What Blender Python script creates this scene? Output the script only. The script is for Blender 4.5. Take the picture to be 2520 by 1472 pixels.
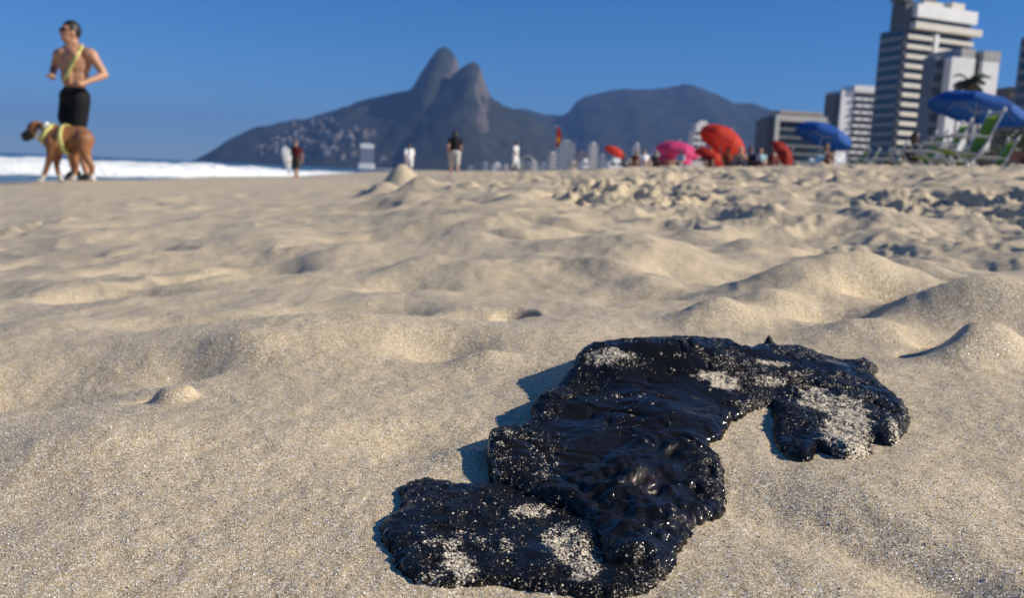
import bpy, bmesh, math, random
import numpy as np
from mathutils import Vector, Matrix

# ------------------------------------------------------------------ camera, sky, sun, exposure
for o in list(bpy.data.objects):
    bpy.data.objects.remove(o, do_unlink=True)
sc = bpy.context.scene
COL = sc.collection
RAD = math.radians
ZC = 2.6                                   # camera height above the sea
FPX, CX, CY = 2099.0, 1259.5, 736.0        # survey units: the photograph measured at 2519 x 1472
PITCH, ROLL = RAD(8.32), RAD(2.5)
cf = np.array([0, math.cos(PITCH), -math.sin(PITCH)])
_r0 = np.array([1.0, 0, 0]); _u0 = np.array([0, math.sin(PITCH), math.cos(PITCH)])
cr = math.cos(ROLL) * _r0 + math.sin(ROLL) * _u0
cu = -math.sin(ROLL) * _r0 + math.cos(ROLL) * _u0
cam_d = bpy.data.cameras.new('camera')
cam = bpy.data.objects.new('camera', cam_d); COL.objects.link(cam)
cam.matrix_world = Matrix(((cr[0], cu[0], -cf[0], 0), (cr[1], cu[1], -cf[1], 0), (cr[2], cu[2], -cf[2], ZC), (0, 0, 0, 1)))
cam_d.sensor_width = 36.0; cam_d.lens = 36.0 * FPX / 2519.0
cam_d.clip_start = 0.01; cam_d.clip_end = 30000
cam_d.dof.use_dof = True; cam_d.dof.focus_distance = 0.43; cam_d.dof.aperture_fstop = 13.5
sc.camera = cam

SUN_EL, SUN_AZ = RAD(31), RAD(97)         # azimuth clockwise from +Y (the view direction)
sun_vec = Vector((math.sin(SUN_AZ) * math.cos(SUN_EL), math.cos(SUN_AZ) * math.cos(SUN_EL), math.sin(SUN_EL)))
w = bpy.data.worlds.new('World'); sc.world = w; w.use_nodes = True
nt = w.node_tree; nt.nodes.clear()
sky = nt.nodes.new('ShaderNodeTexSky'); sky.sky_type = 'NISHITA'; sky.sun_disc = False
sky.sun_elevation = SUN_EL; sky.sun_rotation = SUN_AZ
sky.air_density = 0.8; sky.dust_density = 0.0; sky.ozone_density = 10.0; sky.altitude = 0
bg = nt.nodes.new('ShaderNodeBackground'); bg.inputs['Strength'].default_value = 0.089
wo = nt.nodes.new('ShaderNodeOutputWorld')
hs = nt.nodes.new('ShaderNodeHueSaturation'); hs.inputs['Saturation'].default_value = 1.12
nt.links.new(sky.outputs[0], hs.inputs['Color']); nt.links.new(hs.outputs[0], bg.inputs[0])
nt.links.new(bg.outputs[0], wo.inputs[0])
sun_d = bpy.data.lights.new('sun', 'SUN'); sun_d.energy = 5.0; sun_d.angle = RAD(0.5); sun_d.color = (1.0, 0.92, 0.78)
sun_o = bpy.data.objects.new('sun', sun_d); COL.objects.link(sun_o)
sun_o.rotation_euler = sun_vec.to_track_quat('Z', 'Y').to_euler()
vs = sc.view_settings
sc.display_settings.display_device = 'sRGB'
vs.view_transform = 'Standard'; vs.look = 'None'; vs.exposure = 0.31; vs.gamma = 1.0; vs.use_curve_mapping = False
cy = sc.cycles
cy.use_denoising = True; cy.max_bounces = 6; cy.diffuse_bounces = 3; cy.glossy_bounces = 3
cy.transmission_bounces = 4; cy.volume_bounces = 0; cy.transparent_max_bounces = 6
cy.sample_clamp_indirect = 4.0; cy.caustics_reflective = False; cy.caustics_refractive = False
HAZE_DENSITY = 1.15e-4

# ------------------------------------------------------------------ numpy helpers
rng = np.random.RandomState(11)
_perm = np.random.RandomState(3).permutation(1024)
_gr = np.random.RandomState(4).uniform(0, 2 * np.pi, 1024)
_gx, _gy = np.cos(_gr), np.sin(_gr)
def _h(i, j): return _perm[(_perm[i & 1023] + j) & 1023]
def noise(x, y):
    x = np.asarray(x, float); y = np.asarray(y, float)
    i = np.floor(x).astype(int); j = np.floor(y).astype(int); u = x - i; v = y - j
    fu = u * u * u * (u * (u * 6 - 15) + 10); fv = v * v * v * (v * (v * 6 - 15) + 10)
    def g(a, b, du, dv):
        k = _h(a, b); return _gx[k] * du + _gy[k] * dv
    n0 = g(i, j, u, v) * (1 - fu) + g(i + 1, j, u - 1, v) * fu
    n1 = g(i, j + 1, u, v - 1) * (1 - fu) + g(i + 1, j + 1, u - 1, v - 1) * fu
    return (n0 * (1 - fv) + n1 * fv) * 1.5
def fbm(x, y, oc=4, gain=0.5):
    s = 0; a = 1.0
    for k in range(oc):
        s = s + a * noise(x * 2 ** k + 17.3 * k, y * 2 ** k - 9.1 * k); a *= gain
    return s
_jx = np.random.RandomState(5).rand(1024); _jy = np.random.RandomState(6).rand(1024); _jr = np.random.RandomState(7).rand(1024)
def clods(x, y):
    """rounded lumps: height of the nearest jittered dome"""
    i = np.floor(x).astype(int); j = np.floor(y).astype(int); best = np.zeros(np.shape(x))
    for a in (-1, 0, 1):
        for b in (-1, 0, 1):
            k = _h(i + a, j + b)
            d2 = (x - (i + a + _jx[k])) ** 2 + (y - (j + b + _jy[k])) ** 2
            r = 0.25 + 0.5 * _jr[k]
            best = np.maximum(best, np.sqrt(np.maximum(0, r * r - d2)))
    return best
def sst(a, b, x):
    t = np.clip((x - a) / (b - a), 0, 1); return t * t * (3 - 2 * t)
def ray(px, py):
    d = cf * FPX + cr * (px - CX) - cu * (py - CY); return d / np.linalg.norm(d)
def at(px, py, Y):
    """world point on the sight line through a survey point, at distance Y along the view axis on the ground"""
    d = ray(px, py); t = Y / d[1]; return np.array([d[0] * t, Y, d[2] * t + ZC])

# ------------------------------------------------------------------ ground form
_SY = [-3000, -200, 0, 17, 38, 60, 90, 110, 140, 175, 220, 300, 500, 1000, 2000, 2800, 3300, 9000]
_SX = [-900, -100, -45, -48, -55, -60, -60, -52, -38, -28, -24, -34, -60, -118, -250, -520, -800, -2500]
def shore_s(x, y): return (x - np.interp(y, _SY, _SX)) * 0.85
def base(x, y):
    x = np.asarray(x, float); y = np.asarray(y, float)
    r = np.hypot(x, y)
    t = x / np.maximum(y, 0.25 * r + 1e-6)
    zf = np.interp(t, [-.75, -.6, -.53, -.36, -.17, -.076, 0, .162, .353, .54, .8], [-.42, -.355, -.30, -.24, -.145, -.03, .01, .12, .20, .235, .28])
    zn = -0.165 + .045 * np.clip(x, -3, 3) + .07 * (np.clip(y, .15, .8) - .45)
    k = sst(-0.3, 2.45, np.log(np.maximum(r, .1)))
    k = k ** (1 + 1.4 * sst(-.05, .3, t))
    zA = zn + (zf - zn) * k - .06 * np.clip(r - 11.5, 0, 6) * sst(-.02, -.2, t)
    s = shore_s(x, y)
    zB = np.interp(s, [-4000, -60, 0, 20, 28, 33, 38, 41.8, 46, 48.5, 53, 56, 62, 75, 130, 200, 3000], [-20, -6, -3.2, -2.3, -1.6, -1.05, -.75, -.3, -.02, .12, .38, .45, .55, .7, 1.2, 2.0, 3.0])
    kb = sst(12, 19, r)
    return zA * (1 - kb) + zB * kb
def base_hit(px, py):
    d = ray(px, py); T = np.geomspace(0.15, 60, 4000)
    P = d[None, :] * T[:, None]; below = P[:, 2] < base(P[:, 0], P[:, 1])
    i = int(np.argmax(below)) if below.any() else -1
    return P[i]
FEAT = []      # x, y, rx, ry, rot, height, power
def feat(px, py, hw, h, dr=1.0, rot=0.0, pw=2.0):
    p = base_hit(px, py); rx = hw / FPX * np.hypot(p[1], p[2])
    FEAT.append((p[0], p[1], rx, rx * dr, RAD(rot), h, pw))
# mounds
feat(2080, 735, 215, .064, .42, 8); feat(2250, 705, 90, .028, .6); feat(1905, 715, 90, .02, .6)
feat(2400, 790, 190, .047, .36, -8); feat(2520, 770, 120, .03, .5)
feat(1775, 790, 95, .022, .6, 15); feat(1890, 770, 120, .020, .6); feat(2410, 885, 135, .028, .55, 10, 2.8); feat(2285, 880, 60, -.020, .7); feat(2130, 830, 150, .018, .5)
feat(760, 840, 330, .022, .6); feat(1330, 850, 300, .013, .55); feat(560, 1060, 420, .011, .6); feat(200, 1130, 260, .012, .6)
feat(985, 462, 45, .15, .9); feat(1030, 470, 50, .07, 1.1); feat(935, 480, 45, .06, 1.1); feat(985, 505, 110, .05, .9)
feat(1150, 600, 130, .020, .8); feat(1500, 630, 200, .020, .7); feat(1650, 660, 180, .020, .7); feat(1080, 660, 140, .016, .7); feat(620, 600, 180, .03, .8); feat(220, 600, 160, .03, .8); feat(850, 640, 160, .02, .8)
feat(1800, 545, 120, .03, 1.0); feat(2000, 560, 90, .025, 1.0); feat(1640, 525, 60, .03, 1.2); feat(2150, 560, 110, .03, 1.0)
# hollows
feat(30, 930, 300, -.026, .6); feat(450, 905, 120, -.014, .6); feat(600, 880, 110, .010, .6)
feat(1268, 774, 46, -.050, .9, 0, 4.0); feat(1180, 780, 70, -.010, .8)
feat(400, 655, 170, -.042, .7, 0, 3); feat(270, 725, 160, -.034, .6, 0, 3); feat(90, 645, 110, -.03, 1, 0, 3)
feat(1930, 612, 45, -.04, .9, 0, 3); feat(2030, 610, 60, -.04, .8, 0, 3); feat(1215, 592, 80, -.04, .7, -15, 3); feat(1390, 562, 80, -.035, .8, 0, 3)
feat(870, 765, 180, -.026, .6, 0, 3); feat(640, 668, 120, -.03, .9, 0, 3); feat(1010, 1100, 130, -.008, .7); feat(1140, 1130, 90, .006, .7); feat(1080, 875, 110, -.018, .6); feat(1190, 905, 90, .010, .6)
feat(2060, 785, 90, -.020, .4); feat(2190, 752, 85, -.048, .4); feat(2310, 850, 60, -.014, .6); feat(460, 790, 180, -.016, .6, 0, 3); feat(1560, 730, 120, -.018, .6, 0, 3); feat(1000, 700, 120, -.02, .7, 0, 3)
feat(365, 978, 22, -.006, .7); feat(340, 982, 40, -.003, .6)
# the clod at the left
feat(432, 988, 50, .0085, .9, 0, 5)
# a trough shaped in to give the soft shadow band at lower right
for k in range(7):
    feat(1830 + 95 * k, 1225 + 42 * k, 115, -.0024 - .0004 * k, 1.0, -20)
feat(2150, 1215, 300, .006, .6); feat(1950, 1450, 300, .004, .5)
# the swell the tar lies on
feat(1600, 960, 230, .022, .55); feat(1850, 930, 260, .017, .45); feat(1560, 1060, 200, .008, .6)
PITS = []
_r = np.random.RandomState(21)
for k in range(900):
    y = 0.9 + 13 * _r.rand() ** 0.8; x = (_r.rand() * 2 - 1) * (0.75 * y + 0.4)
    R = _r.uniform(.08, .20); PITS.append((x, y, R, R * _r.uniform(.45, .9), _r.uniform(-.5, .5), -_r.uniform(.007, .028) * (1 if _r.rand() < .8 else -.45)))
_bt = [(p[0] / p[1], p[1]) for p in (base_hit(a, b) for a, b in
      [(-300, 452), (300, 450), (760, 452), (860, 490), (930, 525), (1060, 520), (1200, 488), (1420, 520), (1600, 545), (1720, 580), (1900, 585), (2100, 606), (2330, 650), (2519, 680), (2900, 720)])]
_BT = np.array([a for a, b in _bt]); _BY = np.array([b for a, b in _bt])
_rp = base_hit(70, 565)
CRUMB = [(*base_hit(a, b)[:2], w_) for a, b, w_ in [(1780, 535, .22), (1650, 512, .20), (1880, 545, .18), (2010, 560, .20), (2260, 505, .3), (2330, 590, .20), (2450, 610, .22), (2380, 640, .16), (1350, 500, .22), (1460, 488, .25), (950, 488, .3), (1030, 470, .25), (1560, 480, .3), (2100, 470, .4), (1750, 465, .4), (2480, 520, .3)]]
def rough_mask(x, y):
    t = x / np.maximum(y, .05)
    yb = np.interp(t, _BT, _BY) * (1 + 0.18 * fbm(x * 2.3, y * 2.3, 2))
    m = sst(.86, 1.35, y / yb) * (0.35 + 0.65 * sst(-.15, .05, t))
    m = m * (0.25 + 0.75 * sst(-.35, .25, fbm(x * 1.7 + 5, y * 1.1, 2)))
    m2 = np.exp(-(((x - _rp[0]) / .22) ** 2 + ((y - _rp[1]) / .45) ** 2) ** 2) * .8
    return np.where(y > .05, np.maximum(m, m2), 0)
def ground(x, y, fine=True):
    x = np.asarray(x, float); y = np.asarray(y, float); shp = np.shape(x); x = x.ravel(); y = y.ravel()
    z = base(x, y); r = np.hypot(x, y)
    for (fx, fy, rx, ry, ro, h, pw) in FEAT:
        m = (np.abs(x - fx) < 2.6 * max(rx, ry)) & (np.abs(y - fy) < 2.6 * max(rx, ry))
        if not m.any(): continue
        dx, dy = x[m] - fx, y[m] - fy; c, s = math.cos(ro), math.sin(ro)
        q = ((dx * c + dy * s) / rx) ** 2 + ((-dx * s + dy * c) / ry) ** 2
        z[m] += h * np.exp(-q ** (pw / 2))
    att = sst(.55, 1.3, r) * (1 - .45 * sst(.15, -.1, x / np.maximum(y, .05))) * (1 - .5 * sst(5, 9, r) * sst(.05, -.1, x / np.maximum(y, .05)))
    for (fx, fy, rx, ry, ro, h) in PITS:
        m = (np.abs(x - fx) < 2.2 * rx) & (np.abs(y - fy) < 2.2 * rx)
        if not m.any(): continue
        dx, dy = x[m] - fx, y[m] - fy; c, s = math.cos(ro), math.sin(ro)
        q = ((dx * c + dy * s) / rx) ** 2 + ((-dx * s + dy * c) / ry) ** 2
        z[m] += att[m] * (h * np.exp(-q ** 1.6) - .45 * h * np.exp(-((np.sqrt(q) - 1.25) / .3) ** 2))
    near = 1 - sst(20, 60, r)
    z += near * (0.003 + .008 * att) * fbm(x / .21, y / .21, 3) * sst(.2, .7, r)
    z += near * (.0012 + .0022 * att) * fbm(x / .07 + 3, y / .07, 3)
    wv = fbm(x / .42 + .5 * noise(x / .3, y / .3 + 4), y / .30 + 7, 2)
    z += near * att * .010 * np.clip(1 - np.abs(wv) * 2.2, 0, 1) ** 2
    if fine:
        rm = rough_mask(x, y) * (1 - sst(16, 40, r))
        i = rm > .01
        if i.any():
            a, b = x[i], y[i]; wx = a + .03 * fbm(a / .07, b / .07, 3); wy = b + .03 * fbm(a / .07 + 9, b / .07, 3)
            ri = r[i]; lum = sst(-.15, .5, noise(a / .45, b / .38) + .35 * noise(a / .16, b / .16)); fs = 1 - .8 * sst(2.5, 6, ri); lum = np.maximum(lum, .15)
            for (qx, qy, qw) in CRUMB: lum = np.maximum(lum, 1.1 * np.exp(-(((a - qx) / qw) ** 2 + ((b - qy) / (qw * 1.3)) ** 2) ** 1.5))
            z[i] += rm[i] * (.030 * clods(wx / .24, wy / .2) - .045 * clods(wx / .15 + 31, wy / .12 + 5) * (.4 + .6 * lum) + .020 * fbm(a / .16, b / .12, 3)
                             + .72 * lum * fs * (.016 * clods(wx / .06 + 4, wy / .06) - .042 * clods(wx / .055 + 14, wy / .055 + 3) + .012 * clods(wx / .028 + 8, wy / .028) - .020 * clods(wx / .024 + 2, wy / .024 + 6) + .020 * fbm(a / .06, b / .06, 5, .62)) - .004)
        n = r < 6
        if n.any():
            z[n] += (.0007 * fbm(x[n] / .018, y[n] / .018, 3)) * (1 - sst(3, 6, r[n]))
            q = r < 1.4
            z[q] += .0006 * clods(x[q] / .006, y[q] / .006) * sst(-.1, .5, noise(x[q] / .05, y[q] / .05)) * 1.2
    return (z + ZC).reshape(shp)
def hit(px, py, dz=0.0, fine=False, t0=.15, t1=120):
    d = ray(px, py); T = np.geomspace(t0, t1, 2500)
    P = d[None, :] * T[:, None]; P[:, 2] += ZC
    below = P[:, 2] < ground(P[:, 0], P[:, 1], fine) + dz
    i = int(np.argmax(below)) if below.any() else -1
    return P[i]

# ------------------------------------------------------------------ scene helpers
def link(o): COL.objects.link(o); return o
def mesh_obj(name, verts, faces, mat=None, parent=None, smooth=False):
    me = bpy.data.meshes.new(name); me.from_pydata([tuple(v) for v in verts], [], [tuple(f) for f in faces]); me.update()
    if smooth: me.polygons.foreach_set('use_smooth', [True] * len(me.polygons))
    o = link(bpy.data.objects.new(name, me))
    if mat: me.materials.append(mat)
    if parent: o.parent = parent
    return o
def np_mesh(name, V, Fq, mat, smooth=True):
    """V (n,3), Fq (m,3 or 4) arrays"""
    me = bpy.data.meshes.new(name); n, m, k = len(V), len(Fq), Fq.shape[1]
    me.vertices.add(n); me.vertices.foreach_set('co', np.ascontiguousarray(V, dtype=np.float32).ravel())
    me.loops.add(m * k); me.loops.foreach_set('vertex_index', np.ascontiguousarray(Fq, dtype=np.int32).ravel())
    me.polygons.add(m); me.polygons.foreach_set('loop_start', np.arange(0, m * k, k, dtype=np.int32))
    me.polygons.foreach_set('loop_total', np.full(m, k, dtype=np.int32))
    me.update(calc_edges=True); me.validate()
    if smooth: me.polygons.foreach_set('use_smooth', np.ones(len(me.polygons), dtype=bool))
    if mat: me.materials.append(mat)
    return me
def tag(o, label=None, cat=None, group=None, kind=None):
    if label: o['label'] = label
    if cat: o['category'] = cat
    if group: o['group'] = group
    if kind: o['kind'] = kind
    return o
def empty(name, loc, rz=0.0):
    o = link(bpy.data.objects.new(name, None)); o.location = tuple(loc); o.rotation_euler = (0, 0, rz); o.empty_display_size = .1
    return o
def adopt(ch, par):
    """parent while keeping the world place (both unscaled)"""
    ch.parent = par
    ch.matrix_parent_inverse = Matrix.LocRotScale(par.location, par.rotation_euler, None).inverted()
    return ch
class NT:
    def __init__(s, name):
        s.m = bpy.data.materials.new(name); s.m.use_nodes = True; s.t = s.m.node_tree; s.n = s.t.nodes
        s.b = s.n['Principled BSDF']
    def new(s, t, **kw):
        x = s.n.new('ShaderNode' + t)
        for k, v in kw.items():
            if k in x.inputs: x.inputs[k].default_value = v
            else: setattr(x, k, v)
        return x
    def ln(s, a, b): s.t.links.new(a, b); return b
    def ramp(s, fac, stops, interp='LINEAR'):
        r = s.new('ValToRGB'); e = r.color_ramp; e.interpolation = interp
        while len(e.elements) < len(stops): e.elements.new(.5)
        for el, (p, c) in zip(e.elements, stops):
            el.position = p; el.color = (c if len(c) == 4 else (*c, 1)) if hasattr(c, '__len__') else (c, c, c, 1)
        s.ln(fac, r.inputs[0]); return r
    def mix(s, fac, a, b, bt='MIX'):
        x = s.new('MixRGB', blend_type=bt)
        for i, v in ((0, fac), (1, a), (2, b)):
            if hasattr(v, 'is_output'): s.ln(v, x.inputs[i])
            elif i == 0: x.inputs[0].default_value = v
            else: x.inputs[i].default_value = (*v, 1) if len(v) == 3 else v
        return x.outputs[0]
    def math(s, op, a, b=0.0, c=0.0):
        x = s.new('Math', operation=op)
        for i, v in enumerate((a, b, c)):
            if hasattr(v, 'is_output'): s.ln(v, x.inputs[i])
            else: x.inputs[i].default_value = v
        return x.outputs[0]
    def objco(s): return s.new('TexCoord').outputs['Object']
    def pos(s): return s.new('NewGeometry').outputs['Position']
def plain(name, col, rough=.7, var=.18, scale=6.0, spec=.4, metal=0.0, trans=0.0):
    """one real-world colour with a little mottling and wear"""
    t = NT(name); n = t.new('TexNoise', Scale=scale, Detail=4.0, Roughness=.6); t.ln(t.objco(), n.inputs['Vector'])
    lo = tuple(c * (1 - var) for c in col); hi = tuple(min(1, c * (1 + var)) for c in col)
    r = t.ramp(n.outputs[0], [(.3, lo), (.7, hi)]); t.ln(r.outputs[0], t.b.inputs['Base Color'])
    rr = t.ramp(n.outputs[0], [(.3, max(.03, rough - .08)), (.7, min(1, rough + .08))]); t.ln(rr.outputs[0], t.b.inputs['Roughness'])
    t.b.inputs['Specular IOR Level'].default_value = spec; t.b.inputs['Metallic'].default_value = metal
    if trans:
        tr = t.new('BsdfTranslucent'); t.ln(r.outputs[0], tr.inputs[0]); mx = t.new('MixShader'); mx.inputs[0].default_value = trans
        out = t.n['Material Output']; t.ln(t.b.outputs[0], mx.inputs[1]); t.ln(tr.outputs[0], mx.inputs[2]); t.ln(mx.outputs[0], out.inputs[0])
    return t.m

# ------------------------------------------------------------------ materials of the setting
def sand_material():
    t = NT('sand'); P = t.pos()
    big = t.new('TexNoise', Scale=3.0, Detail=3.0); t.ln(P, big.inputs['Vector'])
    med = t.new('TexNoise', Scale=60.0, Detail=4.0, Roughness=.65); t.ln(P, med.inputs['Vector'])
    v = t.new('TexVoronoi', Scale=1700.0); t.ln(P, v.inputs['Vector'])
    sep = t.new('SeparateColor'); t.ln(v.outputs['Color'], sep.inputs[0])
    grain = t.ramp(sep.outputs[0], [(0, (.28, .19, .105)), (.06, (.46, .34, .20)), (.25, (.56, .45, .30)), (.6, (.62, .515, .365)), (.88, (.70, .60, .45)), (1, (.78, .71, .59))])
    tone = t.ramp(big.outputs[0], [(.3, (.90, .875, .82)), (.7, (1.02, .975, .86))])
    c = t.mix(1.0, grain.outputs[0], tone.outputs[0], 'MULTIPLY')
    tone2 = t.ramp(med.outputs[0], [(.3, (.94, .93, .92)), (.65, (1.04, 1.03, 1.01))])
    c = t.mix(1.0, c, tone2.outputs[0], 'MULTIPLY')
    # dark mineral grains and a few rusty ones
    vb = t.new('TexVoronoi', Scale=640.0); t.ln(P, vb.inputs['Vector'])
    sb = t.new('SeparateColor'); t.ln(vb.outputs['Color'], sb.inputs[0])
    patch = t.ramp(med.outputs[0], [(.35, .018), (.7, .075)])
    small = t.math('LESS_THAN', vb.outputs['Distance'], .30)
    dark = t.math('MULTIPLY', t.math('LESS_THAN', sb.outputs[0], patch.outputs[0]), small)
    c = t.mix(dark, c, (.012, .011, .010))
    rust = t.math('MULTIPLY', t.math('GREATER_THAN', sb.outputs[1], .992), small)
    c = t.mix(rust, c, (.22, .075, .02))
    sparkle = t.math('MULTIPLY', t.math('GREATER_THAN', sb.outputs[2], .90), t.math('LESS_THAN', vb.outputs['Distance'], .32)); c = t.mix(sparkle, c, (.93, .91, .86))  # white dots put into the colour to act as sun sparkle
    gl = t.math('GREATER_THAN', sep.outputs[2], .91)
    c = t.mix(gl, c, (.86, .84, .77))  # glint cells are painted near-white as well
    t.ln(c, t.b.inputs['Base Color'])
    # clear quartz faces glint: some grains are polished and every grain is tipped its own way
    rr = t.math('SUBTRACT', .62, t.math('MULTIPLY', gl, .35)); t.ln(rr, t.b.inputs['Roughness'])
    t.ln(t.math('ADD', .25, t.math('MULTIPLY', gl, .75)), t.b.inputs['Specular IOR Level'])
    bmp = t.new('Bump', Strength=.55, Distance=.0007); t.ln(v.outputs['Distance'], bmp.inputs['Height']); bmp.invert = True
    b2 = t.new('Bump', Strength=.25, Distance=.0020); t.ln(med.outputs[0], b2.inputs['Height']); t.ln(b2.outputs[0], bmp.inputs['Normal'])
    off = t.new('VectorMath', operation='SUBTRACT'); t.ln(v.outputs['Color'], off.inputs[0]); off.inputs[1].default_value = (.5, .5, .5)
    scl = t.new('VectorMath', operation='SCALE'); t.ln(off.outputs[0], scl.inputs[0]); t.ln(t.math('ADD', .38, t.math('MULTIPLY', gl, 1.5)), scl.inputs['Scale'])
    add = t.new('VectorMath', operation='ADD'); t.ln(bmp.outputs[0], add.inputs[0]); t.ln(scl.outputs[0], add.inputs[1])
    nrm = t.new('VectorMath', operation='NORMALIZE'); t.ln(add.outputs[0], nrm.inputs[0]); t.ln(nrm.outputs[0], t.b.inputs['Normal'])
    return t.m
M = {}
M['sand'] = sand_material()

# ------------------------------------------------------------------ beach: one sheet, fine near the camera, out to the hills
def build_beach():
    th = np.concatenate([np.linspace(-180, -46, 40)[:-1], np.linspace(-46, 46, 620), np.linspace(46, 180, 40)[1:]])
    th = np.radians(th[:-1])                                   # -180 and 180 are the same column
    rr = np.concatenate([np.geomspace(.003, .24, 40)[:-1], np.geomspace(.24, 14, 1000)[:-1], np.geomspace(14, 120, 90)[:-1], np.geomspace(120, 9000, 50)])
    R, T = np.meshgrid(rr, th, indexing='ij'); X = R * np.sin(T); Y = R * np.cos(T)
    Z = ground(X, Y)
    V = np.stack([X.ravel(), Y.ravel(), Z.ravel()], 1); nr, nc = R.shape
    i, j = np.meshgrid(np.arange(nr - 1), np.arange(nc), indexing='ij'); j2 = (j + 1) % nc
    Fq = np.stack([(i * nc + j).ravel(), (i * nc + j2).ravel(), ((i + 1) * nc + j2).ravel(), ((i + 1) * nc + j).ravel()], 1)[:, ::-1]
    me = np_mesh('beach_sand', V, Fq, M['sand'])
    o = link(bpy.data.objects.new('beach_sand', me)); tag(o, kind='structure')
    return o
beach = build_beach()

def build_grains():
    """loose grains lying on the near sand"""
    r = np.random.RandomState(77); n = 80000
    th = np.radians(r.uniform(-36, 36, n)); R = .24 + .62 * r.rand(n) ** 1.15
    x, y = R * np.sin(th), R * np.cos(th); z = ground(x, y)
    s = r.uniform(.00016, .00036, n) * (1 + .8 * (r.rand(n) < .03))
    oc = np.array([[1, 0, 0], [0, 1, 0], [-1, 0, 0], [0, -1, 0], [0, 0, 1], [0, 0, -1]], float)
    f = np.array([[0, 1, 4], [1, 2, 4], [2, 3, 4], [3, 0, 4], [1, 0, 5], [2, 1, 5], [3, 2, 5], [0, 3, 5]])
    q = r.randn(n, 4); q /= np.linalg.norm(q, axis=1)[:, None]; a, b, c, d = q.T
    Rm = np.stack([1 - 2 * (c * c + d * d), 2 * (b * c - a * d), 2 * (b * d + a * c), 2 * (b * c + a * d), 1 - 2 * (b * b + d * d), 2 * (c * d - a * b), 2 * (b * d - a * c), 2 * (c * d + a * b), 1 - 2 * (b * b + c * c)], 1).reshape(n, 3, 3)
    shape = oc[None] * (s[:, None, None] * r.uniform(.7, 1.3, (n, 1, 3)))
    V = np.einsum('nij,nkj->nki', Rm, shape) + np.stack([x, y, z + s * .35], 1)[:, None, :]
    Fq = (f[None] + 6 * np.arange(n)[:, None, None]).reshape(-1, 3)
    me = np_mesh('sand_grains', V.reshape(-1, 3), Fq, grain_material(), smooth=False)
    o = link(bpy.data.objects.new('sand_grains', me)); tag(o, 'loose pale sand grains scattered over the near beach', 'sand', kind='stuff')
def grain_material():
    t = NT('grains'); v = t.new('TexVoronoi', Scale=600.0); t.ln(t.pos(), v.inputs['Vector'])
    s = t.new('SeparateColor'); t.ln(v.outputs['Color'], s.inputs[0])
    r = t.ramp(s.outputs[0], [(0, (.02, .018, .016)), (.05, (.02, .018, .016)), (.07, (.38, .24, .12)), (.2, (.46, .35, .23)), (.5, (.58, .49, .35)), (.62, (.70, .62, .49)), (.70, (.90, .87, .80)), (1, (.92, .90, .85))])  # large near-white share paints glints in among the grain colours
    t.ln(r.outputs[0], t.b.inputs['Base Color']); t.b.inputs['Roughness'].default_value = .26; t.b.inputs['IOR'].default_value = 1.55
    return t.m
build_grains()

# ------------------------------------------------------------------ sea
def build_sea():
    t = NT('sea_water'); P = t.pos()
    n1 = t.new('TexNoise', Scale=.35, Detail=6.0, Roughness=.6); mp = t.new('Mapping'); mp.inputs['Scale'].default_value = (.5, 1.2, 1); t.ln(P, mp.inputs[0]); t.ln(mp.outputs[0], n1.inputs['Vector'])
    col = t.ramp(n1.outputs[0], [(.3, (.020, .065, .085)), (.6, (.035, .095, .115)), (.75, (.07, .14, .15))]); t.ln(col.outputs[0], t.b.inputs['Base Color'])
    t.b.inputs['Roughness'].default_value = .18; t.b.inputs['IOR'].default_value = 1.33
    b = t.new('Bump', Strength=.9, Distance=.5); t.ln(n1.outputs[0], b.inputs['Height']); t.ln(b.outputs[0], t.b.inputs['Normal'])
    xs = np.concatenate([-np.geomspace(9000, 160, 25), np.linspace(-150, 30, 120)]); ys = np.concatenate([np.linspace(-200, 60, 20)[:-1], np.linspace(60, 260, 160)[:-1], np.geomspace(260, 12000, 50)])
    X, Y = np.meshgrid(xs, ys, indexing='ij')
    Z = .10 * fbm(X / 9, Y / 5, 3) * np.exp(-np.hypot(X, Y) / 900) + .04 * fbm(X / 3, Y / 2, 2) * (np.hypot(X, Y) < 300)
    nr, nc = X.shape; i, j = np.meshgrid(np.arange(nr - 1), np.arange(nc - 1), indexing='ij')
    Fq = np.stack([i * nc + j, (i + 1) * nc + j, (i + 1) * nc + j + 1, i * nc + j + 1], -1).reshape(-1, 4)
    me = np_mesh('sea', np.stack([X.ravel(), Y.ravel(), Z.ravel()], 1), Fq, t.m)
    tag(link(bpy.data.objects.new('sea', me)), kind='structure')
build_sea()
def foam_material():
    t = NT('foam'); n = t.new('TexNoise', Scale=1.2, Detail=8.0, Roughness=.7); t.ln(t.pos(), n.inputs['Vector'])
    c = t.ramp(n.outputs[0], [(.28, (.45, .55, .60)), (.45, (.80, .84, .86)), (.6, (.90, .91, .91))]); t.ln(c.outputs[0], t.b.inputs['Base Color'])
    t.b.inputs['Roughness'].default_value = .8
    b = t.new('Bump', Strength=1.0, Distance=.5); t.ln(n.outputs[0], b.inputs['Height']); t.ln(b.outputs[0], t.b.inputs['Normal'])
    return t.m
M['foam'] = foam_material()
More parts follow.
